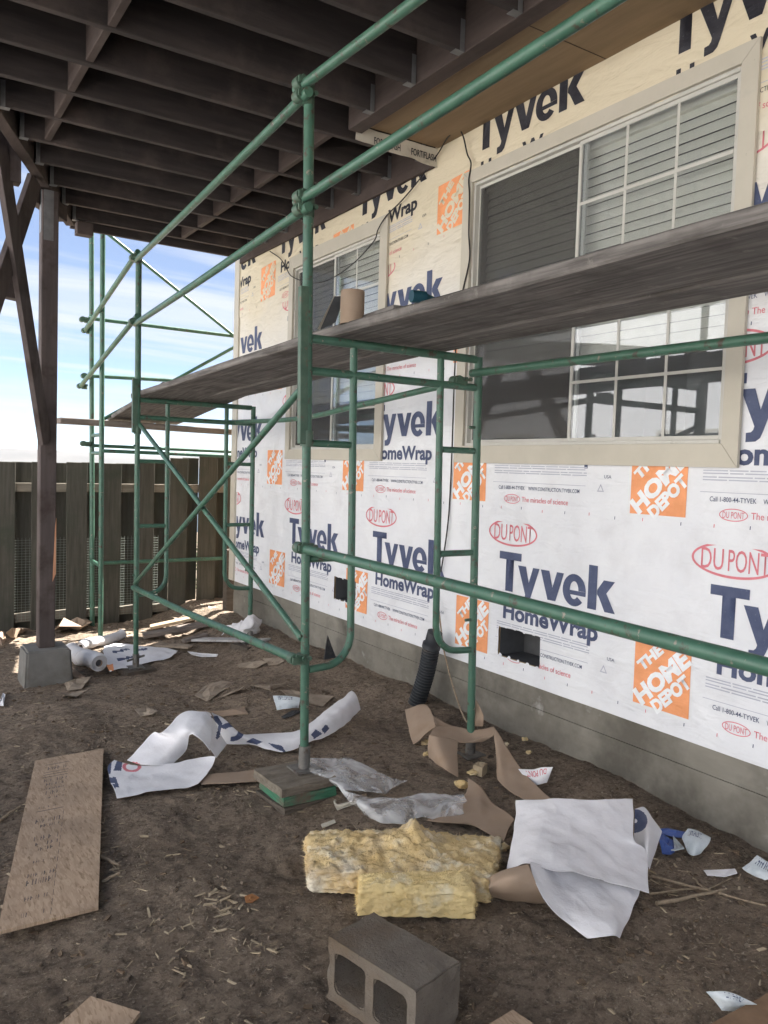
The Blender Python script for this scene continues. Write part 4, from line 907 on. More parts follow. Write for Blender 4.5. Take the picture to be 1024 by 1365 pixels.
# ================================================================== pads under the scaffold legs
def padbox(c, sx, sy, z0, z1, rot, mt, lab, cat='wood pad', grp=None, jag=.006, name='leg_pad'):
    bm = bmesh.new(); bmesh.ops.create_cube(bm, size=1); bmesh.ops.subdivide_edges(bm, edges=bm.edges[:], cuts=5, use_grid_fill=True)
    R = Matrix.Rotation(rot, 3, 'Z')
    for v in bm.verts:
        q = Vector((v.co.x*sx, v.co.y*sy, 0)); s = 1-.03*random.random(); q = R @ (q*s)
        nz_ = mnoise.noise(Vector((v.co.x*4, v.co.y*4, z0*30)))
        v.co = Vector((c[0]+q.x, c[1]+q.y, z0+(v.co.z+.5)*(z1-z0)+(jag*nz_ if v.co.z > .49 else 0)))
    o = MB(); o.bm(bm); return tag(o.build(name, M[mt]), lab, cat, grp)
g0 = GR(1.64, 3.23)
zt_ = bo.z-.013
padbox((1.645, 3.235), .285, .27, zt_-.042, zt_-.003, .06, 'padwood', 'weathered split timber pad on top of the stack under the near outer scaffold leg', jag=.004)
padbox((1.655, 3.225), .27, .25, zt_-.088, zt_-.045, .02, 'greenpad', 'timber pad with green painted side, middle of the stack under the near leg')
padbox((1.65, 3.22), .285, .25, min(g0-.02, zt_-.12), zt_-.090, .10, 'paddark', 'dark timber pad at the bottom of the stack under the near scaffold leg')
for (q, nm) in ((bi, 'dark timber pad under the inner near scaffold leg amid brown paper'), (fo, 'dark timber pad under the far outer scaffold leg beside the white roll'), (fi, 'dark timber pad under the far inner scaffold leg by the foundation'), (Vector((bo3.x, bo3.y, bo3z)), 'timber pad under the outer scaffold leg nearest the viewer'), (Vector((bi3.x, bi3.y, bi3z)), 'timber pad under the inner scaffold leg nearest the viewer')):
    padbox((q.x, q.y), .25, .23, min(GR(q.x, q.y)-.03, q.z-.06), q.z-.013, random.uniform(-.3, .3), 'paddark', nm, jag=.003)
# ================================================================== things on the planks
zpt = ZP+.048
c = P(462, 418, 'z', zpt+.03); rr_ = .0
cx_, cy_ = P(464, 432, 'z', zpt).x+.02, P(464, 432, 'z', zpt).y
k0, k1 = P(450, 405, 'y', cy_), P(483, 405, 'y', cy_); R_ = (k1-k0).length*.84/2*1.0; hh = P(465, 387, 'y', cy_).z-zpt
b = MB(); n = 40; V = []
for (r_, z_) in ((R_, 0), (R_, .002), (R_, hh-.003), (R_-.002, hh), (R_-.05, hh), (R_-.05, hh-.004), (.045, hh-.004), (.042, hh-.006), (.042, .01)):
    V += [(cx_+r_*math.cos(2*math.pi*i/n), cy_+r_*math.sin(2*math.pi*i/n), zpt+z_) for i in range(n)]
b.add(V, [(j*n+i, j*n+(i+1) % n, (j+1)*n+(i+1) % n, (j+1)*n+i) for j in range(8) for i in range(n)], 0, True)
tag(b.build('paper_roll', M['paper']), 'brown paper roll standing on end on the scaffold plank', 'paper roll')
a0, a1 = P(452, 441, 'z', zpt), P(524, 419, 'z', zpt)
d = (a1-a0).normalized(); nrm = Vector((-d.y, d.x, 0))*-1
b = MB(); b.bar(a0+Vector((.06, .03, .022)), a1+Vector((.05, 0, .022)), .095, .040, b=.003); tag(b.build('timber_offcut', M['plank']), 'short grey timber offcut lying on the plank in front of the brown roll', 'timber')
bl0, bl1 = P(427, 439, 'z', zpt+.002), P(446, 395, 'y', P(430, 436, 'z', zpt).y+.06)
b = MB(); dd = (bl1-bl0); sd_ = Vector((.075, -.03, .01))
vs = [bl0, bl0+sd_*.9+Vector((0, 0, .03)), bl1+sd_*.55, bl1]; th = Vector((.006, .010, 0))
b.add([v for v in vs]+[v+th for v in vs], [(3, 2, 1, 0), (4, 5, 6, 7)]+[(i, (i+1) % 4, 4+(i+1) % 4, 4+i) for i in range(4)])
tw = b.build('folded_board', M['darkmetal']); tag(tw, 'dark folded board with a white edge leaning against the brown paper roll', 'board')
b = MB(); ed = Vector((-.011, -.004, 0)); b.add([bl0+ed*1.6, bl0, bl1, bl1+ed*.5, bl0+ed*1.6+th, bl0+th, bl1+th, bl1+ed*.5+th], [(0, 1, 2, 3), (7, 6, 5, 4), (0, 3, 7, 4), (1, 0, 4, 5)]); b.build('white_edge', M['trim'], tw)
tp = P(561, 405, 'z', zpt); b = MB()
b.tube([tp+Vector((-.045, .0, .024)), tp+Vector((.012, -.01, .024))], .024, 16); b.tube([tp+Vector((.010, -.01, .026)), tp+Vector((.05, -.016, .018))], [.017, .013], 12)
tag(b.build('tape_tool', M['teal']), 'small dark teal hand tool lying on the edge of the plank', 'hand tool')
# ================================================================== cords
def cord(name, pts, r, mt, lab, cat, n=60):
    b = MB(); b.tube([Vector(q) for q in curve_pts(pts, n)], r, 8); return tag(b.build(name, M[mt]), lab, cat)
xw_ = XW-.028
cord('cable', [P(596, 188, 'x', xw_), P(600, 178, 'x', xw_-.02), P(609, 170, 'x', xw_-.03), P(617, 180, 'x', xw_-.02), P(623, 205, 'x', xw_-.01), P(628, 218, 'x', xw_-.008), P(625, 240, 'x', xw_-.008), P(626, 262, 'x', xw_-.01), P(625, 310, 'x', xw_-.012), P(626, 345, 'x', xw_-.008), P(617, 388, 'x', xw_-.008), P(610, 430, 'x', xw_-.008), P(606, 500, 'x', xw_-.006), P(604, 560, 'x', xw_-.006), P(601, 640, 'x', xw_+.01), P(597, 700, 'x', xw_+.01), P(588, 762, 'x', xw_+.01)], .0045, 'cord', 'thin black cable hanging from the soffit down beside the large window', 'cable', 120)
cord('cable', [P(608, 171, 'x', xw_-.05), P(595, 186, 'x', xw_-.04), P(583, 206, 'x', xw_-.01), P(556, 243, 'x', xw_-.012), P(535, 268, 'x', xw_-.01), P(515, 288, 'x', xw_-.012), P(504, 306, 'x', xw_-.02), P(498, 322, 'x', xw_-.03), P(470, 352, 'x', xw_-.05), P(440, 372, 'x', xw_-.05), P(415, 377, 'x', xw_-.045), P(390, 369, 'x', xw_-.03), P(382, 358, 'x', xw_-.02), P(374, 345, 'x', xw_-.012), P(360, 335, 'x', xw_-.01)], .0042, 'cord', 'black cable swooping from the soffit corner across the small window', 'cable', 120)
cord('rope', [P(584, 800, 'x', xw_-.0), P(590, 855, 'x', xw_-.05), P(596, 885, 'x', xw_-.12), P(604, 915, 'x', xw_-.22), P(614, 945, 'x', xw_-.33), P(622, 962, 'y', YN-.05)], .005, 'rope', 'frayed thin rope hanging from the wall to the inner scaffold leg', 'rope')
# ================================================================== corrugated drain
b = MB(); top = P(575, 862, 'x', 2.93); bot = G(556, 938, .0)+Vector((.02, .04, -.02)); n = 190
pth = [lerp(bot, top, t)+Vector((.015*math.sin(t*3.1), 0, 0)) for t in np.linspace(0, 1, n)]
b.tube(pth, [.050+.0055*math.sin(i*2*math.pi/9) for i in range(n)], 24)
dr = b.build('drain_pipe', M['drain']); tag(dr, 'black corrugated drain pipe leaning against the foundation under the wrap', 'pipe')
b = MB(); dd = (top-bot).normalized(); b.tube([top-dd*.01, top+dd*.02, top+dd*.021, top+dd*.10], [.058, .058, .047, .047], 20); b.build('pipe_coupling', M['drain'], dr)
q = G(435, 880, 0); b = MB(); z0 = GR(q.x+.05, q.y+.1)
b.add([(q.x-.02, q.y, z0-.01), (q.x+.09, q.y-.02, z0-.01), (q.x+.035, q.y+.05, z0+.19), (q.x+.0, q.y+.05, z0-.01), (q.x+.10, q.y+.03, z0-.01), (q.x+.045, q.y+.08, z0+.185)], [(0, 1, 2), (3, 5, 4), (0, 2, 5, 3), (1, 4, 5, 2)])
tag(b.build('pipe_stub', M['drain']), 'small dark pointed offcut leaning on the foundation behind the near scaffold leg', 'offcut')
# ================================================================== sheet goods on the ground
def slab(name, px, th, mt, lab, cat, h=.018, grp=None):
    c = [G(a, b_, h) for a, b_ in px]; b = MB(); n = len(c)
    zs = max(GR(q.x, q.y) for q in c)+.006
    c = [Vector((q.x, q.y, max(zs, 0 if True else 0))) for q in c]
    bm = bmesh.new(); bot = [bm.verts.new(q) for q in c]; topv = [bm.verts.new(q+Vector((0, 0, th))) for q in c]
    bm.faces.new(bot[::-1]); bm.faces.new(topv)
    for i in range(n): bm.faces.new((bot[i], bot[(i+1) % n], topv[(i+1) % n], topv[i]))
    bmesh.ops.recalc_face_normals(bm, faces=bm.faces[:])
    b.bm(bm); o = b.build(name, M[mt]); tag(o, lab, cat, grp); return o, c, zs+th
ob, cn, zt2 = slab('strand_board', [(47, 1013), (138, 997), (131, 1208), (-4, 1241)], .011, 'osb', 'large strand board with faded stamped printing lying on the dirt at left', 'board')
# faded mill stamp: rules, boxes and smudges along the left half
def bil(u_, v_): return lerp(lerp(cn[3], cn[2], u_), lerp(cn[0], cn[1], u_), v_)
sb = MB()
def stamp(u0_, u1_, v0_, v1_): 
    q = [bil(u0_, v0_), bil(u1_, v0_), bil(u1_, v1_), bil(u0_, v1_)]; sb.add([(p.x, p.y, zt2+.0006) for p in q], [(0, 1, 2, 3)])
v_ = .03
while v_ < .95:
    k = random.random()
    if k < .3: stamp(.16, .50, v_, v_+.004); v_ += .02
    else:
        u_ = .17+random.random()*.1; hh_ = random.choice((.012, .018, .026))
        while u_ < .48:
            w = random.choice((.010, .016, .022, .03))
            if random.random() < .7:
                stamp(u_, u_+w*.45, v_, v_+hh_); 
                if random.random() < .6: stamp(u_+w*.46, u_+w, v_+hh_*.38, v_+hh_*.6)
            u_ += w+.012
        v_ += hh_+random.choice((.012, .02, .05))
for k in range(14):
    va = .42+.55*k/14; stamp(.505, .511, va-.4, va-.4+.025)
tag(sb.build('stamp_printing', M['stampink'], ob), kind='stuff')
slab('board_offcut', [(70, 1370), (121, 1325), (187, 1346), (160, 1380), (100, 1400)], .012, 'osb', 'small strand board offcut at the bottom left edge', 'board')
slab('board_offcut', [(652, 1364), (684, 1345), (712, 1364), (700, 1400), (660, 1400)], .014, 'osb', 'strand board corner just right of the concrete block', 'board')
slab('board_offcut', [(925, 1385), (984, 1352), (1012, 1338), (1030, 1326), (1045, 1400)], .014, 'osb2', 'brown board corner at the bottom right edge', 'board')
# ---- concrete block with two cores facing the camera
zb0 = .0
tc_ = [G(438, 1240, .182), G(553, 1312, .182), G(622, 1275, .182), G(503, 1212, .182)]
ex = (tc_[1]-tc_[0]); ey = (tc_[3]-tc_[0]); ex.z = ey.z = 0; LB = .335; WB = .18; HB = .182
ex.normalize(); ey = Vector((-ex.y, ex.x, 0)); og = Vector((tc_[0].x, tc_[0].y, GR(tc_[0].x+.1, tc_[0].y-.1)+.004))
cols = [0, .030, .150, .185, .305, LB]; cols = [0, .03, .152, .183, .305, LB]; rows_ = [0, .032, .150, HB]
bm = bmesh.new()
def bp(x, y, z): return bm.verts.new(og+ex*x+ey*y+Vector((0, 0, z)))
for yy, fl_ in ((0, 0), (WB, 1)):
    for i in range(5):
        for j in range(3):
            x0, x1, z0, z1 = cols[i], cols[i+1], rows_[j], rows_[j+1]
            if j == 1 and i in (1, 3):
                ch = .026
                for (a, c_) in ((x0, z0), (x1, z0), (x1, z1), (x0, z1)):
                    sx = 1 if a == x0 else -1; sz = 1 if c_ == z0 else -1
                    vs = [bp(a, yy, c_), bp(a+sx*ch, yy, c_), bp(a+sx*ch*.3, yy, c_+sz*ch*.3), bp(a, yy, c_+sz*ch)]; bm.faces.new(vs)
            else: bm.faces.new([bp(x0, yy, z0), bp(x1, yy, z0), bp(x1, yy, z1), bp(x0, yy, z1)])
for i in (1, 3):
    x0, x1, z0, z1 = cols[i], cols[i+1], rows_[1], rows_[2]; ch = .026; t = .3*ch
    ring = [(x0+ch, z0), (x1-ch, z0), (x1-t, z0+t), (x1, z0+ch), (x1, z1-ch), (x1-t, z1-t), (x1-ch, z1), (x0+ch, z1), (x0+t, z1-t), (x0, z1-ch), (x0, z0+ch), (x0+t, z0+t)]
    for k in range(12):
        a, c_ = ring[k], ring[(k+1) % 12]; mdl = .35
        bm.faces.new([bp(a[0], 0, a[1]), bp(c_[0], 0, c_[1]), bp(c_[0], WB, c_[1]), bp(a[0], WB, a[1])])
for (a, c_) in (((0, 0), (LB, 0)), ((LB, 0), (LB, HB)), ((LB, HB), (0, HB)), ((0, HB), (0, 0))):
    bm.faces.new([bp(a[0], 0, a[1]), bp(c_[0], 0, c_[1]), bp(c_[0], WB, c_[1]), bp(a[0], WB, a[1])])
bmesh.ops.remove_doubles(bm, verts=bm.verts[:], dist=.0005); bmesh.ops.recalc_face_normals(bm, faces=bm.faces[:])
sharp = [e for e in bm.edges if len(e.link_faces) == 2 and e.calc_face_angle(0) > 1.2]
bmesh.ops.bevel(bm, geom=sharp, offset=.004, segments=2, affect='EDGES')
bmesh.ops.subdivide_edges(bm, edges=[e for e in bm.edges if e.calc_length() > .02], cuts=4, use_grid_fill=True)
for v in bm.verts:
    q = v.co-og; e_ = 0
    for f_, a_ in ((30, .0012), (80, .0010)): v.co += Vector((mnoise.noise(q*f_), mnoise.noise(q*f_+Vector((5, 0, 0))), mnoise.noise(q*f_+Vector((0, 7, 0)))))*a_
    lx, ly, lz = q.dot(ex), q.dot(ey), q.z
    near_e = sum(1 for d_ in (min(lx, LB-lx), min(ly, WB-ly), min(lz, HB-lz)) if d_ < .008)
    if near_e >= 2:
        k_ = max(0, mnoise.noise(q*22+Vector((3, 3, 3)))-.12)*.022; c_ = og+ex*LB/2+ey*WB/2+Vector((0, 0, HB/2)); v.co += (c_-v.co).normalized()*k_
b = MB(); b.bm(bm); tag(b.build('cinder_block', M['block']), 'hollow two-core concrete block lying on its side in the foreground dirt', 'concrete block')
# ---- glass wool batts
def batt(quad, z0, h, cuts, amp, seed, lab, mound=None, mt='batt', hairs=4800):
    bm = bmesh.new(); bmesh.ops.create_cube(bm, size=1); bmesh.ops.subdivide_edges(bm, edges=bm.edges[:], cuts=cuts, use_grid_fill=True)
    q = [Vector((p.x, p.y, 0)) for p in quad]      # front-left, front-right, back-right, back-left
    for v in bm.verts:
        u_, w_, t_ = v.co.x+.5, v.co.y+.5, v.co.z+.5
        p = lerp(lerp(q[0], q[1], u_), lerp(q[3], q[2], u_), w_); ed = min(u_, 1-u_, .12)/.12; ed2 = min(w_, 1-w_, .18)/.18
        hz = h*(.82+.18*math.sqrt(max(ed, 0)*max(ed2, 0)+.0))
        p.z = z0+t_*hz
        n_ = Vector((v.co.x*(1 if abs(v.co.x) > .49 else 0), v.co.y*(1 if abs(v.co.y) > .49 else 0), v.co.z*(1 if abs(v.co.z) > .49 else 0))).normalized()
        s_ = Vector((seed, seed*2, 0)); d_ = 0
        for f_, a_ in ((6, .55), (13, .7), (30, .8), (62, .7), (120, .5)): d_ += a_*mnoise.noise(p*f_+s_)
        dirx = (q[1]-q[0]).normalized(); diry = (q[3]-q[0]).normalized()
        if t_ < .02: d_ = min(d_, .2)
        p += (dirx*n_.x+diry*n_.y+Vector((0, 0, n_.z)))*d_*amp
        if mound and t_ > .5:
            for (mu_, mw_, mh_, ms_) in mound:
                e_ = ((u_-mu_)/ms_)**2+((w_-mw_)/(ms_*2.3))**2; p.z += mh_*math.exp(-e_)*(1+.5*mnoise.noise(p*26)+.3*mnoise.noise(p*60))
        v.co = p
    b = MB(); b.bm(bm, 0, True)
    # loose tufts that fray the outline
    lo = np.array(b.v); k_ = rng.integers(0, len(lo), hairs)
    cen = Vector(lo.mean(0))
    for i in k_:
        p = Vector(lo[i])
        if p.z < z0+.006: continue
        out = Vector((p.x-cen.x, (p.y-cen.y)*1.6, (p.z-cen.z)*3)).normalized()
        d_ = (Vector(rng.normal(size=3))+out*.55).normalized(); s_ = d_.cross(Vector(rng.normal(size=3))).normalized()*random.uniform(.0005, .0013); L_ = random.uniform(.005, .015)*(1.7 if random.random() < .08 else 1)
        md = p+d_*L_*.5+Vector(rng.normal(size=3))*.002
        b.add([p-s_, p+s_, md+s_*.7, md-s_*.7, p+d_*L_+out*.003], [(0, 1, 2, 3), (3, 2, 4)], 0)
    return tag(b.build('insulation_batt', M[mt]), lab, 'insulation')
batt([G(414, 1160, .08), G(655, 1176, .08), G(668, 1112, .09), G(410, 1106, .09)], .004, .086, 60, .013, 3.1, 'large dirty yellow insulation batt lying on the dirt behind the smaller piece', [(.50, .66, .040, .13), (.56, .74, .035, .07), (.30, .6, .02, .2), (.66, .6, .02, .14)])
batt([G(478, 1196, .07), G(634, 1200, .07), G(630, 1166, .08), G(478, 1170, .08)], .006, .100, 44, .006, 8.2, 'smaller clean-edged yellow insulation batt in front of the larger one', None, 'batt_clean_lit', 2600)
def tuft(px, py, s, lab):
    p = G(px, py, s*.5); bm = bmesh.new(); bmesh.ops.create_icosphere(bm, subdivisions=4, radius=s)
    o_ = random.random()*30
    for v in bm.verts:
        k = 1+.55*mnoise.noise(v.co*(1.3/s)+Vector((o_, 0, 0)))+.3*mnoise.noise(v.co*(4/s)+Vector((o_, 3, 0))); v.co = Vector((v.co.x*1.3, v.co.y, v.co.z*.7))*k+p
    b = MB(); b.bm(bm, 0, True); return tag(b.build('insulation_tuft', M['batt']), lab, 'insulation', 'loose insulation tufts')
for px_, py_, s_, lb_ in ((616, 1046, .026, 'large yellow insulation tuft at the right end of the clear plastic film'), (567, 990, .02, 'yellow insulation tuft under the front flap of the brown paper tangle'), (630, 1030, .02, 'yellow insulation tuft just behind the pale wood chunk'),
    (700, 985, .014, 'small insulation tuft right of the inner scaffold leg, nearer the wall'), (705, 1003, .012, 'tiny insulation tuft behind the red lettered scrap'), (622, 1186, .03, 'largest insulation tuft, torn off the right end of the small batt'), (646, 1180, .025, 'insulation tuft beside the brown tube end'),
    (675, 992, .012, 'tiny insulation tuft at the foot of the inner scaffold leg'), (585, 1015, .012, 'tiny insulation tuft between the plastic film and the brown paper'), (671, 1130, .018, 'insulation tuft between the large batt and the white sheet'), (568, 1005, .014, 'small insulation tuft in front of the left brown paper flap')):
    tuft(px_, py_, s_, lb_)
# ---- papers and films: lofted sheets
def px_of(p):
    d = Vector(p)-CAMP; z = d.dot(fw); return (CX+FPX*d.dot(rt)/z, CY-FPX*d.dot(up)/z)
def inpoly(p, poly):
    x, y = p; c = False; n = len(poly)
    for i in range(n):
        x1, y1 = poly[i]; x2, y2 = poly[(i+1) % n]
        if (y1 > y) != (y2 > y) and x < (x2-x1)*(y-y1)/(y2-y1)+x1: c = not c
    return c
def sheet_obj(name, pieces, mats, lab, cat, grp=None, polys=(), thick=.0012):
    """pieces: (rows of (px,py,height)), nu, nv, wrinkle, seed, flip ; printed areas are patches of the second material"""
    b = MB()
    for rows, nu, nv, wr, seed in pieces:
        R_ = [[G(a, c, h) for a, c, h in r] for r in rows]
        V, F, ST = loft(R_, nu, nv, wr, 11, seed)
        for i in range(len(V)):
            g = GR(V[i][0], V[i][1])+.004
            if V[i][2] < g: V[i][2] = g+.001
        mi = []
        for f in F:
            c = V[list(f)].mean(0); k = 0
            if polys:
                q = px_of(c)
                for pl, m_ in polys:
                    if inpoly(q, pl): k = m_
            mi.append(k)
        base = len(b.v)
        b.v += [tuple(v) for v in V]; b.f += [tuple(base+i for i in f) for f in F]; b.mi += mi; b.sm += [True]*len(F)
    o = b.build(name, [M[k] for k in mats]); tag(o, lab, cat, grp)
    sm_ = o.modifiers.new('thickness', 'SOLIDIFY'); sm_.thickness = thick; sm_.offset = 0
    return o
def C5(x, y, h): return (120+x/2.695, 920+y/2.695, h)
def C8(x, y, h): return (640+x/3.938, 1040+y/3.938, h)
def ell(cx_, cy_, rx, ry, a0=0, a1=360, th=.45, n=26, f=C5):
    p = [f(cx_+rx*math.cos(math.radians(a)), cy_+ry*math.sin(math.radians(a)), 0)[:2] for a in np.linspace(a0, a1, n)]
    q = [f(cx_+rx*th*math.cos(math.radians(a)), cy_+ry*th*math.sin(math.radians(a)), 0)[:2] for a in np.linspace(a1, a0, n)]
    return p+q
navy = [(ell(508, 150, 46, 34, -150, 95, .5), 1), ([C5(*q, 0)[:2] for q in ((432, 95), (458, 92), (476, 120), (462, 180), (452, 170), (462, 125))], 1),
        ([C5(*q, 0)[:2] for q in ((560, 186), (585, 172), (620, 186), (600, 196))], 1), ([C5(*q, 0)[:2] for q in ((640, 190), (690, 200), (705, 226), (665, 210))], 1),
        ([C5(*q, 0)[:2] for q in ((795, 160), (810, 140), (835, 156), (805, 176))], 1), ([C5(*q, 0)[:2] for q in ((832, 140), (848, 122), (860, 138), (842, 158))], 1),
        ([C5(*q, 0)[:2] for q in ((60, 300), (62, 268), (78, 258), (74, 300))], 1), ([C5(*q, 0)[:2] for q in ((84, 290), (96, 256), (118, 250), (112, 290))], 1),
        ([C5(*q, 0)[:2] for q in ((60, 316), (92, 312), (100, 334), (70, 336))], 1), ([C5(*q, 0)[:2] for q in ((80, 338), (100, 334), (106, 350), (88, 352))], 1),
        (ell(150, 276, 34, 19, 0, 360, .62), 2)]
sheet_obj('wrap_scrap', [
    ([[C5(88, 250, .03), C5(180, 272, .02), C5(300, 262, .03), C5(395, 240, .05), C5(452, 238, .06)], [C5(64, 285, .02), C5(180, 305, .012), C5(300, 300, .012), C5(390, 288, .02), C5(440, 275, .03)], [C5(98, 386, .012), C5(190, 372, .012), C5(290, 358, .012), C5(350, 350, .012), C5(392, 336, .02)]], 170, 60, .006, 1.),
    ([[C5(132, 252, .03), C5(180, 205, .07), C5(225, 152, .12), C5(262, 150, .15), C5(330, 84, .20), C5(400, 76, .21), C5(432, 82, .19)], [C5(205, 268, .03), C5(262, 232, .06), C5(300, 195, .10), C5(325, 165, .14), C5(352, 135, .18), C5(405, 118, .19), C5(440, 120, .17)], [C5(285, 272, .02), C5(318, 245, .03), C5(342, 215, .06), C5(352, 190, .10), C5(362, 160, .15), C5(385, 165, .15), C5(430, 220, .07)]], 80, 30, .007, 4.),
    ([[C5(415, 78, .21), C5(446, 110, .17), C5(470, 160, .10), C5(490, 196, .04)], [C5(360, 150, .16), C5(395, 175, .13), C5(425, 205, .08), C5(455, 244, .02)]], 30, 14, .004, 6.),
    ([[C5(436, 82, .19), C5(480, 104, .15), C5(550, 158, .07), C5(650, 152, .05), C5(752, 144, .06), C5(850, 70, .09), C5(940, 2, .12)], [C5(452, 130, .10), C5(500, 150, .09), C5(570, 175, .05), C5(660, 175, .04), C5(760, 165, .06), C5(880, 95, .09), C5(962, 24, .10)], [C5(455, 190, .02), C5(510, 196, .02), C5(590, 198, .012), C5(690, 224, .012), C5(790, 188, .02), C5(890, 146, .03), C5(972, 70, .03)]], 240, 50, .006, 9.)],
    ['sheet', 'navy', 'red'], 'long curled strip of white wrap with blue letter fragments lying twisted on the dirt', 'wrap scrap', polys=navy)
sheet_obj('wrap_sheet_remnant', [
    ([[C8(188, 108, .17), C8(330, 104, .19), C8(500, 102, .20), C8(650, 102, .20), C8(804, 102, .19)], [C8(182, 230, .13), C8(330, 235, .16), C8(520, 255, .15), C8(650, 250, .15), C8(812, 312, .12)], [C8(160, 370, .09), C8(300, 365, .14), C8(480, 385, .14), C8(660, 395, .11), C8(872, 376, .08)], [C8(143, 472, .06), C8(250, 440, .13), C8(420, 475, .13), C8(620, 522, .10), C8(886, 596, .05)]], 110, 80, .008, 2.),
    ([[C8(262, 441, .15), C8(380, 462, .11), C8(520, 492, .08), C8(680, 530, .07), C8(850, 560, .05)], [C8(300, 560, .12), C8(400, 590, .08), C8(540, 610, .06), C8(690, 630, .06), C8(818, 640, .04)], [C8(400, 705, .06), C8(470, 720, .05), C8(580, 730, .05), C8(700, 740, .05), C8(775, 735, .02)], [C8(565, 826, .02), C8(590, 822, .03), C8(640, 812, .04), C8(690, 808, .04), C8(722, 826, .01)]], 100, 70, .009, 5.),
    ([[C8(812, 150, .13), C8(860, 142, .12), C8(905, 200, .10), C8(955, 270, .07)], [C8(812, 240, .08), C8(850, 250, .10), C8(890, 300, .10), C8(930, 350, .05)], [C8(812, 330, .06), C8(848, 330, .08), C8(880, 380, .08), C8(905, 420, .03)], [C8(850, 440, .05), C8(862, 440, .05), C8(880, 450, .04), C8(888, 470, .01)]], 90, 80, .003, 7.)],
    ['sheet', 'navy'], 'large crumpled white wrap sheet lying on the dirt by the foundation', 'wrap sheet',
    polys=[(ell(815, 215, 64, 62, -100, 100, .18, f=C8), 1)])
sheet_obj('kraft_tube', [
    ([[C8(48, 545, .02), C8(55, 505, .10), C8(130, 470, .13), C8(255, 442, .17)], [C8(46, 560, .10), C8(90, 530, .12), C8(180, 505, .15), C8(268, 480, .16)], [C8(52, 590, .06), C8(120, 590, .08), C8(220, 590, .09), C8(310, 580, .10)], [C8(70, 622, .01), C8(140, 636, .01), C8(240, 648, .01), C8(345, 652, .01)]], 40, 30, .002, 2.)],
    ['paper'], 'curled brown paper tube end poking out from under the white wrap sheet', 'paper')
def C7(x, y, h): return (540+x/4.6545, 820+y/4.6545, h)
sheet_obj('kraft_paper', [
    ([[C7(0, 585, 0.072), C7(60, 568, 0.104), C7(130, 553, 0.120), C7(178, 625, 0.128)], [C7(20, 690, 0.048), C7(70, 668, 0.080), C7(140, 650, 0.112), C7(195, 668, 0.136)], [C7(48, 808, 0.008), C7(90, 780, 0.040), C7(130, 740, 0.080), C7(192, 684, 0.136)]], 30, 24, .006, 1.),
    ([[C7(170, 622, 0.136), C7(250, 665, 0.128), C7(330, 700, 0.120), C7(365, 715, 0.120)], [C7(188, 688, 0.136), C7(250, 712, 0.112), C7(320, 735, 0.104), C7(362, 752, 0.096)]], 24, 8, .004, 2.),
    ([[C7(188, 690, 0.144), C7(300, 690, 0.136), C7(430, 712, 0.120), C7(545, 686, 0.128)], [C7(160, 725, 0.144), C7(290, 738, 0.120), C7(430, 760, 0.096), C7(560, 725, 0.120)], [C7(150, 748, 0.128), C7(240, 768, 0.120), C7(330, 790, 0.096), C7(480, 790, 0.072)]], 40, 20, .007, 3.),
    ([[C7(152, 742, 0.136), C7(210, 755, 0.136), C7(270, 765, 0.120), C7(326, 780, 0.104)], [C7(142, 820, 0.080), C7(200, 840, 0.096), C7(260, 860, 0.088), C7(325, 880, 0.064)], [C7(146, 882, 0.032), C7(200, 925, 0.040), C7(265, 970, 0.032), C7(328, 1008, 0.008)]], 26, 24, .004, 4.),
    ([[C7(422, 560, 0.240), C7(440, 528, 0.264), C7(470, 585, 0.232), C7(486, 622, 0.208)], [C7(418, 640, 0.176), C7(440, 640, 0.184), C7(465, 650, 0.176), C7(486, 668, 0.160)], [C7(416, 690, 0.136), C7(440, 690, 0.136), C7(465, 690, 0.136), C7(484, 690, 0.136)]], 16, 14, .003, 5.),
    ([[C7(548, 684, 0.136), C7(600, 760, 0.104), C7(650, 850, 0.072), C7(730, 960, 0.040), C7(880, 1118, 0.024), C7(960, 1180, 0.016)], [C7(562, 830, 0.080), C7(590, 900, 0.064), C7(640, 970, 0.040), C7(720, 1050, 0.024), C7(800, 1125, 0.016), C7(870, 1190, 0.010)], [C7(572, 1022, 0.016), C7(600, 1050, 0.012), C7(650, 1090, 0.010), C7(700, 1125, 0.010), C7(760, 1165, 0.010), C7(800, 1200, 0.010)]], 50, 20, .005, 6.)],
    ['paper'], 'tangled brown kraft paper strips around the foot of the inner scaffold leg', 'paper')
def CC(x, y, h): return (330+x/2.926, 980+y/2.926, h)
sheet_obj('kraft_strip', [
    ([[CC(858, 168, .05), CC(905, 200, .05), CC(950, 255, .03), CC(1020, 310, .03), CC(1040, 330, .03)], [CC(842, 240, .03), CC(890, 290, .03), CC(930, 330, .02), CC(985, 345, .02), CC(1020, 360, .02)], [CC(700, 335, .012), CC(800, 345, .02), CC(880, 350, .012), CC(950, 390, .012), CC(1000, 415, .012)]], 40, 20, .005, 3.)],
    ['paper'], 'flat brown kraft paper strip lying between the insulation and the white sheet', 'paper')
sheet_obj('paper_strip', [([[(264, 1034, .012), (300, 1030, .014), (345, 1026, .012)], [(268, 1046, .012), (305, 1044, .016), (348, 1041, .012)]], 24, 8, .003, 4.)], ['paper'], 'brown paper strip running from the curled white wrap to the pad stack', 'paper')
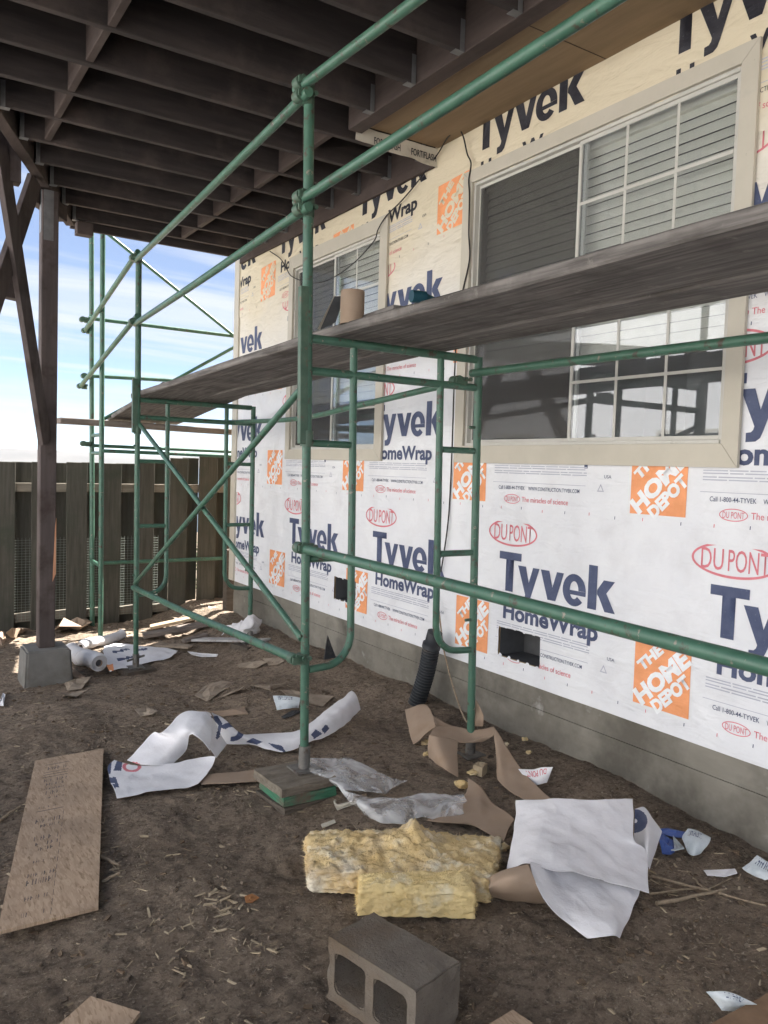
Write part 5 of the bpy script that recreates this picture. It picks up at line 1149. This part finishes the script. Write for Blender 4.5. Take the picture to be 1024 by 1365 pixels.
sheet_obj('plastic_film', [
    ([[CC(240, 85, .10), CC(330, 88, .10), CC(430, 105, .08), CC(520, 140, .06), CC(615, 180, .04)], [CC(250, 140, .11), CC(350, 155, .09), CC(440, 170, .09), CC(520, 190, .06), CC(560, 215, .03)], [CC(340, 200, .03), CC(375, 215, .07), CC(440, 220, .06), CC(500, 222, .05), CC(545, 228, .02)]], 60, 34, .018, 1.),
    ([[CC(350, 190, .08), CC(430, 235, .07), CC(560, 240, .06), CC(700, 225, .05), CC(850, 230, .04)], [CC(400, 265, .04), CC(470, 270, .07), CC(570, 285, .07), CC(690, 275, .06), CC(848, 275, .05)], [CC(440, 280, .012), CC(510, 335, .02), CC(600, 345, .02), CC(700, 325, .02), CC(850, 320, .015)]], 70, 34, .02, 4.)],
    ['film'], 'clear crumpled plastic film lying on the dirt beside the pad stack', 'plastic film', thick=.0006)
# ---- far left: rolls and sheets by the fence
def wrap_roll(a, c, r, lab, holes=True):
    a = Vector(a); c = Vector(c); b = MB(); n = 26; p = [lerp(a, c, t)+Vector((0, 0, .012*math.sin(t*7)+.004*math.sin(t*19))) for t in np.linspace(0, 1, n)]
    b.tube(p, [r*(1+.05*math.sin(i*1.3)+.04*math.sin(i*.5)) for i in range(n)], 26, cap=False)
    d = (c-a).normalized(); s_ = d.cross(Vector((0, 0, 1))).normalized(); u_ = s_.cross(d)
    for q, sg in ((a, -1), (c, 1)):
        rings = []
        for rr_, o_ in ((r*1.0, 0), (r*.86, .006), (r*.80, -.012), (r*.66, .004), (r*.60, -.012), (r*.48, .002), (r*.42, .0)):
            rings.append([q+d*sg*o_+(s_*math.cos(2*math.pi*k/26)+u_*math.sin(2*math.pi*k/26))*rr_ for k in range(26)])
        V = [v for R_ in rings for v in R_]; b.add(V, [(j*26+k, j*26+(k+1) % 26, (j+1)*26+(k+1) % 26, (j+1)*26+k) for j in range(6) for k in range(26)], 0, True)
    o = b.build('wrap_roll', M['sheetdirty'])
    tb = MB(); tb.tube([a-d*.003, c+d*.003], r*.42, 20, cap=False); tb.build('core_tube', M['paper'], o)
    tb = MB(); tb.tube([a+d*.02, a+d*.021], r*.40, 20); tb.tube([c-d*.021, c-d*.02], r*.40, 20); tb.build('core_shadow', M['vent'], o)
    return tag(o, lab, 'roll')
rr_ = .07
wrap_roll(G(132, 884, rr_), G(94, 868, rr_*.9), .066, 'fat white wrap roll with its open core facing the camera, beside the pier block')
wrap_roll(G(108, 862, .05), G(163, 846, .05), .045, 'thin white wrap roll lit by a patch of sun in front of the fence')
sheet_obj('wrap_sheet_flat', [([[(140, 860, .03), (165, 858, .04), (205, 862, .03), (238, 868, .012)], [(138, 872, .05), (165, 872, .03), (200, 872, .03), (228, 876, .012)], [(146, 896, .012), (170, 890, .012), (195, 884, .012), (215, 880, .012)]], 60, 26, .012, 2.)], ['sheet', 'navy', 'orange'], 'flat white wrap sheet with faded print spread beside the far scaffold leg', 'wrap sheet',
    polys=[([(150, 868), (172, 864), (173, 866), (151, 871)], 1), ([(178, 866), (196, 864), (197, 866), (179, 869)], 1), ([(156, 878), (190, 873), (191, 875), (157, 881)], 1), ([(142, 886), (150, 884), (152, 893), (145, 895)], 2)])
def C9(x, y, h): return (80+x/3.657, 780+y/3.657, h)
sheet_obj('crumpled_sheet', [([[C9(800, 200, .10), C9(860, 190, .14), C9(920, 150, .22), C9(975, 165, .16)], [C9(810, 222, .06), C9(860, 220, .12), C9(925, 200, .16), C9(980, 200, .10)], [C9(790, 245, .012), C9(860, 240, .05), C9(920, 238, .06), C9(970, 236, .02)]], 50, 40, .035, 3.)], ['sheetdirty'], 'crumpled white plastic heap by the foot of the far inner scaffold leg', 'plastic sheet')
def board(px0, px1, w, t, mt, lab, name='board_offcut', grp=None, h=.03):
    a, c = G(*px0, h), G(*px1, h); a.z = GR(a.x, a.y)+t/2+.012; c.z = GR(c.x, c.y)+t/2+.012
    b = MB(); b.bar(a, c, w, t, b=.003); return tag(b.build(name, M[mt]), lab, 'board', grp)
board(C9(405, 255, 0)[:2], C9(735, 175, 0)[:2], .14, .035, 'plankx', 'long weathered board lying along the fence in the sun strip')
board(C9(600, 275, 0)[:2], C9(715, 228, 0)[:2], .06, .03, 'plankx', 'narrow grey board leaning across the debris by the fence')
board(C9(665, 255, 0)[:2], C9(1005, 258, 0)[:2], .13, .02, 'trimboard', 'pale grey trim board lying behind the far scaffold foot')
board(C9(470, 280, 0)[:2], C9(640, 290, 0)[:2], .11, .02, 'card', 'dull flat board scrap in front of the fence debris')
board((200, 838), (262, 820), .12, .03, 'rawboard', 'sun-bleached board lying against the fence foot')
def scrap(name, outline, mt, lab, cat, grp=None, curl=.03, t=.003, h=.012, f=None):
    pts = [(f(*q, 0)[:2] if f else q) for q in outline]; c = [G(a, b_, h) for a, b_ in pts]; n = len(c)
    m_ = sum(c, Vector())/n; b = MB(); rings = []
    for k in (1., .66, .33): rings.append([lerp(m_, q, k) for q in c])
    o_ = random.random()*40; V = []
    for R_ in rings:
        for q in R_:
            e = (q-m_).length; z = GR(q.x, q.y)+.006+abs(curl*mnoise.noise(Vector((q.x*6+o_, q.y*6, o_))))*1.5; V.append(Vector((q.x, q.y, z)))
    V.append(Vector((m_.x, m_.y, GR(m_.x, m_.y)+.008+curl*.2)))
    F = [(j*n+i, j*n+(i+1) % n, (j+1)*n+(i+1) % n, (j+1)*n+i) for j in range(2) for i in range(n)]+[(2*n+i, 2*n+(i+1) % n, 3*n) for i in range(n)]
    b.add(V, F, 0, False); o = b.build(name, M[mt]); s_ = o.modifiers.new('thickness', 'SOLIDIFY'); s_.thickness = t; s_.offset = 1
    return tag(o, lab, cat, grp)
def CD(x, y, h): return (220+x/4.267, 880+y/4.267, h)
def CE(x, y, h): return (0+x/2.56, 650+y/2.56, h)
K = 'card'
scrap('cardboard_scrap', [(170, 180), (235, 135), (330, 110), (400, 125), (330, 160), (240, 208)], K, 'torn tan cardboard scrap with a pointed top, left of the label bag scrap', 'cardboard', f=CD)
scrap('cardboard_scrap', [(285, 195), (380, 175), (460, 150), (440, 180), (350, 196)], K, 'thin curled cardboard sliver beside the torn tan scrap', 'cardboard', f=CD, curl=.05)
scrap('cardboard_scrap', [(490, 165), (600, 140), (690, 120), (600, 172)], K, 'flat cardboard sliver behind the label bag scrap', 'cardboard', f=CD, curl=.04)
scrap('cardboard_scrap', [(200, 285), (320, 268), (450, 250), (475, 278), (330, 286)], 'paper', 'long tan cardboard strip just behind the curled white wrap', 'cardboard', f=CD)
scrap('cardboard_scrap', [(660, 175), (720, 165), (830, 175), (960, 190), (900, 238), (820, 225), (700, 205)], K, 'tan cardboard piece behind the near scaffold leg', 'cardboard', f=CD)
scrap('cardboard_scrap', [(415, 20), (480, 10), (580, 22), (520, 45), (420, 40)], K, 'cardboard scrap in front of the far inner scaffold foot', 'cardboard', f=CD)
scrap('cardboard_scrap', [(555, 0), (640, -8), (680, 5), (640, 24), (590, 26)], K, 'second cardboard scrap right of the far inner scaffold foot', 'cardboard', f=CD)
scrap('cardboard_scrap', [(460, 760), (500, 752), (540, 765), (520, 778), (480, 776)], K, 'small lone tan scrap on the bare dirt in front of the far scaffold foot', 'cardboard', f=CE)
scrap('cardboard_scrap', [(210, 708), (250, 692), (300, 688), (260, 706), (220, 718)], K, 'narrow tan scrap right of the pier block', 'cardboard', f=CE)
scrap('cardboard_scrap', [(220, 660), (260, 645), (310, 648), (280, 668), (230, 672)], K, 'tan cardboard flap under the fat white roll', 'cardboard', f=CE)
scrap('cardboard_scrap', [(230, 610), (245, 605), (300, 645), (285, 650), (240, 632)], 'paper', 'brown paper flap tucked beside the fat white roll', 'paper', f=CE)
scrap('cardboard_scrap', [(175, 500), (230, 465), (290, 460), (315, 480), (280, 505), (200, 515)], 'paper', 'large torn brown paper pile at the fence foot right of the deck post', 'paper', f=CE, curl=.14)
scrap('cardboard_scrap', [(20, 540), (60, 490), (110, 492), (70, 515), (40, 540)], 'paper', 'folded brown paper at the fence foot left of the deck post', 'paper', f=CE, curl=.12)
scrap('cardboard_scrap', [(0, 515), (15, 505), (20, 530), (8, 545), (-8, 540)], 'paper', 'brown paper scrap at the left edge by the fence', 'paper', f=CE, curl=.08)
scrap('white_scrap', [(640, 552), (660, 562), (700, 565), (745, 560), (740, 566), (690, 574), (655, 570)], 'sheetdirty', 'curved white strip on the dirt left of the far inner scaffold foot', 'wrap scrap', f=CE)
scrap('white_scrap', [(-8, 735), (10, 690), (18, 705), (12, 740)], 'sheetdirty', 'white scrap at the left picture edge in front of the pier block', 'wrap scrap', f=CE)
def printed_scrap(name, rows, nu, nv, lab, text, tw, th_, base='whitelabel', ink='navy', flip=False, cat='label scrap', wr=.006, uv=(.18, .55)):
    R_ = [[G(*q) for q in r] for r in rows]; V, F, ST = loft(R_, nu, nv, wr, 15, len(text)*1.7)
    for v in V: v[2] = max(v[2], GR(v[0], v[1])+.005)
    b = MB(); b.add(V, F, 0, True); o = b.build(name, M[base]); tag(o, lab, cat)
    s_ = o.modifiers.new('thickness', 'SOLIDIFY'); s_.thickness = .0012; s_.offset = -1
    R3 = V.reshape(nv, nu, 3)
    def S(u_, w_):
        a = min(max(u_, 0), .999)*(nu-1); c = min(max(w_, 0), .999)*(nv-1); i, j = int(a), int(c); fa, fc = a-i, c-j
        p = (R3[j, i]*(1-fa)+R3[j, i+1]*fa)*(1-fc)+(R3[j+1, i]*(1-fa)+R3[j+1, i+1]*fa)*fc
        e1 = R3[j, i+1]-R3[j, i]; e2 = R3[j+1, i]-R3[j, i]; n_ = np.cross(e1, e2); n_ = n_/(np.linalg.norm(n_)+1e-9); n_ = n_ if n_[2] > 0 else -n_
        return p+n_*.0016
    tb = MB()
    for line, (u_, w_, lw, lh) in zip([q for q in text.split('|') if q], [(uv[0], uv[1], tw, th_), (uv[0]+.03, uv[1]-.26, tw*.75, th_*.5)]):
        if line == '#':
            rects = []; x_ = 0
            while x_ < .95:
                w_ = random.choice((.05, .08, .11)); rects += [(x_, 0, w_*.4, 1)]+([(x_, random.choice((0, .4, .8)), w_, .2)] if random.random() < .8 else []); x_ += w_+.04
            v = np.array([(a+dx_, c+dy_) for a, c, p_, q_ in rects for dx_, dy_ in ((0, 0), (p_, 0), (p_, q_), (0, q_))]); f = [tuple(range(4*i, 4*i+4)) for i in range(len(rects))]
        else: v, f = text2d(line, 1, 1, .02)
        v[:, 0] *= lw; v[:, 1] *= lh
        if flip: v = -v+np.array((lw, lh))
        tb.add([S(u_+a, w_+lh-c) for a, c in v], f)
    for k in range(5):
        w_ = .08+.055*k if not flip else .60+.05*k; tb.add([S(uv[0], w_), S(uv[0]+tw*random.uniform(.7, 1), w_), S(uv[0]+tw*.9, w_+.018), S(uv[0], w_+.018)], [(0, 1, 2, 3)])
    tag(tb.build('printing', M[ink], o), kind='stuff'); return o
printed_scrap('label_bag_scrap', [[CD(615, 205, .06), CD(690, 200, .07), CD(770, 215, .06)], [CD(625, 245, .03), CD(700, 240, .05), CD(765, 250, .04)], [CD(635, 286, .012), CD(700, 280, .02), CD(760, 272, .012)]], 30, 20, 'pale blue printed bag scrap behind the curled white wrap', '#', .5, .22, ink='navy', uv=(.2, .62))
scrap('dark_scrap', [(660, 325), (720, 290), (760, 275), (775, 290), (720, 315), (680, 332)], 'drain', 'black plastic sliver beside the pale blue bag scrap', 'plastic', f=CD)
printed_scrap('wrap_corner_scrap', [[C7(708, 960, .05), C7(810, 955, .06), C7(918, 935, .09)], [C7(740, 1005, .03), C7(820, 1005, .04), C7(900, 990, .05)], [C7(790, 1050, .012), C7(830, 1050, .012), C7(880, 1040, .012)]], 26, 18, 'torn white scrap with red upside-down lettering below the foundation', 'DU PONT', .62, .3, base='sheet', ink='red', flip=True, uv=(.18, .15))
def CF(x, y, h): return (840+x/5.565, 1060+y/5.565, h)
printed_scrap('printed_film_scrap', [[CF(430, 245, .06), CF(500, 260, .06), CF(600, 330, .04)], [CF(385, 320, .03), CF(480, 345, .05), CF(560, 390, .03)], [CF(410, 390, .012), CF(460, 445, .012), CF(530, 425, .012)]], 26, 20, 'silver printed film scrap right of the blue film', '#', .42, .2, flip=True, uv=(.25, .3))
printed_scrap('printed_film_scrap', [[CF(945, 450, .06), CF(1010, 490, .06), CF(1080, 540, .05)], [CF(880, 510, .03), CF(960, 560, .04), CF(1050, 610, .03)], [CF(835, 540, .012), CF(900, 590, .012), CF(1000, 640, .012)]], 26, 20, 'white and blue printed film scrap cut off by the right picture edge', '#', .6, .3, flip=True, uv=(.2, .35))
scrap('blue_film', [(230, 330), (300, 295), (330, 320), (330, 440), (300, 475), (240, 440), (215, 390)], 'blue', 'crumpled blue plastic film beside the white wrap sheet', 'plastic film', f=CF, curl=.06)
scrap('blue_film', [(190, 240), (280, 230), (420, 260), (400, 300), (330, 290), (240, 265)], 'blue', 'strip of blue film lying flat behind the crumpled blue film', 'plastic film', f=CF, curl=.02)
scrap('white_scrap', [(320, 310), (395, 370), (400, 440), (330, 470), (300, 470), (330, 430)], 'whitelabel', 'silvery film scrap joined to the crumpled blue film', 'plastic film', f=CF, curl=.05)
scrap('white_scrap', [(548, 532), (640, 535), (780, 532), (796, 576), (700, 580), (575, 576)], 'sheet', 'small rectangular white strip on the dirt near the right edge', 'wrap scrap', f=CF, curl=.01)
def CG(x, y, h): return (900+x/8.258, 1280+y/8.258, h)
printed_scrap('printed_bag_scrap', [[CG(340, 345, .05), CG(560, 350, .06), CG(800, 440, .05), CG(915, 500, .03)], [CG(440, 430, .03), CG(600, 450, .05), CG(760, 500, .03), CG(860, 520, .02)], [CG(520, 560, .012), CG(620, 555, .012), CG(720, 550, .012), CG(800, 540, .012)]], 34, 18, 'torn white printed bag scrap in the bottom right corner', '#', .4, .3, uv=(.3, .6))
# ---- sticks
def stick(p0, p1, r, lab, f=CF, mt='rope', h=.02):
    a, c = G(*f(*p0, 0)[:2], h), G(*f(*p1, 0)[:2], h); a.z = GR(a.x, a.y)+r; c.z = GR(c.x, c.y)+r+.008
    n = 9; o_ = random.random()*20; p = [lerp(a, c, t)+Vector((mnoise.noise(Vector((t*3, o_, 0))), mnoise.noise(Vector((t*3, o_, 4))), .3*mnoise.noise(Vector((t*3, o_, 8)))))*.012 for t in np.linspace(0, 1, n)]
    for q in p: q.z = max(q.z, GR(q.x, q.y)+r*.7)
    b = MB(); b.tube(p, [r*(1-.4*i/n) for i in range(n)], 7); return tag(b.build('stick', M[mt]), lab, 'stick', 'dry sticks near the foundation')
stick((160, 575), (1010, 785), .006, 'longest dry stick running from the white sheet towards the right edge'); stick((150, 700), (520, 665), .005, 'thin dry stick pointing from the white sheet to the stick crossing'); stick((200, 795), (720, 680), .0075, 'thick bent stick lying lowest of the crossed sticks'); stick((480, 590), (560, 660), .005, 'short stick leaning into the stick crossing'); stick((560, 665), (750, 590), .004, 'short stick rising right from the crossed sticks')
stick((0, 0), (0, 0), .004, 'x') if False else None
stick((0, 1088), (27, 1074), .007, 'pale stick left of the large strand board', f=lambda x, y, h: (x, y, h))
stick((134, 1132), (158, 1146), .007, 'pale twig at the right edge of the large strand board', f=lambda x, y, h: (x, y, h)); stick((137, 1166), (160, 1160), .006, 'second pale twig right of the large strand board', f=lambda x, y, h: (x, y, h))
scrap('white_strip', [(446, 1070), (470, 1068), (478, 1070), (450, 1076)], 'trim', 'short white plastic strip beside the clear film', 'strip', curl=.005); scrap('white_strip', [(428, 1091), (446, 1087), (448, 1091), (430, 1096)], 'trim', 'smaller white strip in front of the pad stack', 'strip', curl=.005)
b = MB(); q = G(460, 1071, .0); b.tube([Vector((q.x+.05*math.cos(a)+.0, q.y+.035*math.sin(a), GR(q.x, q.y)+.008+.004*math.sin(3*a))) for a in np.linspace(2.4, 5.6, 20)], .005, 8); tag(b.build('white_loop', M['trim']), 'curved white plastic tube piece by the pad stack', 'tube')
scrap('dry_leaf', [(835, 618), (860, 608), (886, 614), (860, 630), (840, 632)], 'dryleaf', 'single orange-brown dry leaf on the bare dirt', 'leaf', f=lambda x, y, h: (x/2.56, 950+y/2.56, h), curl=.02)
padbox((G(640, 1030).x, G(640, 1030).y), .07, .05, GR(G(640, 1030).x, G(640, 1030).y), GR(G(640, 1030).x, G(640, 1030).y)+.05, .5, 'chip', 'pale wood chunk in front of the brown paper tangle', 'wood chunk', name='wood_chunk')
# ---- loose litter nobody could count
def litter(name, n, mt, smin, smax, asp, lab, region, dens=None, th=.25):
    V = []; F = []; k = 0
    while k < n:
        x = region[0]+(region[2]-region[0])*rng.random(); y = region[1]+(region[3]-region[1])*rng.random()**1.15
        d_ = .5+.5*float(vnoise(np.array([x]), np.array([y]), 1.5, 21)[0]+vnoise(np.array([x]), np.array([y]), 5, 22)[0]*.7)
        if rng.random() > max(d_, 0)**1.6: continue
        L_ = smin+(smax-smin)*rng.random()**3; w = L_*(asp[0]+(asp[1]-asp[0])*rng.random()); t = max(.0012, w*th); a = rng.random()*6.283
        c = Vector((x, y, GR(x, y)+t*.4)); d = Vector((math.cos(a), math.sin(a), rng.normal()*.12)); s_ = Vector((-math.sin(a), math.cos(a), rng.normal()*.2)); u_ = d.cross(s_)
        o8 = [c+d*L_*i*(.45+.55*rng.random())/2+s_*w*j*(.35+.65*rng.random())/2+u_*t*l*(.4+.6*rng.random())/2 for l in (-1, 1) for (i, j) in ((-1, -1), (1, -1), (1, 1), (-1, 1))]
        b0 = len(V); V += [q[:] for q in o8]; F += [tuple(b0+i for i in f) for f in ((0, 3, 2, 1), (4, 5, 6, 7), (0, 1, 5, 4), (1, 2, 6, 5), (2, 3, 7, 6), (3, 0, 4, 7))]; k += 1
    b = MB(); b.v = V; b.f = F; b.mi = [0]*len(F); b.sm = [False]*len(F); o = b.build(name, M[mt]); tag(o, lab, 'debris', kind='stuff')
REG = (-.2, .9, 3.03, 8.2)
litter('wood_chips', 1500, 'chip', .006, .045, (.10, .45), 'pale wood chips and splinters scattered over the dirt', REG)
litter('straw', 1800, 'chip', .02, .09, (.02, .06), 'straw and thin dry stems on the dirt', REG, th=.6)
litter('bark_bits', 2600, 'chipdark', .006, .04, (.2, .7), 'dark bark bits and crumbs on the dirt', REG, th=.5)
litter('clods', 5200, 'stone', .004, .022, (.6, 1.), 'small clods and crumbs of earth on the dirt', REG, th=.6)
litter('fine_straw', 2600, 'chip', .006, .03, (.05, .16), 'fine pale splinters on the dirt', REG, th=.5)
litter('fence_litter', 420, 'card', .02, .13, (.25, .8), 'torn paper and cardboard bits along the fence foot', (.6, 6.7, 3.0, 8.2), th=.05)

for px_, py_, n_ in ((285, 1235, 150), (160, 1125, 70), (300, 1060, 80), (880, 1180, 70), (260, 960, 60)):
    q = G(px_, py_); litter('straw', n_, 'chip', .012, .075, (.03, .2), 'patch of pale straw and splinters on the bare dirt', (q.x-.17, q.y-.2, q.x+.17, q.y+.2), th=.45)
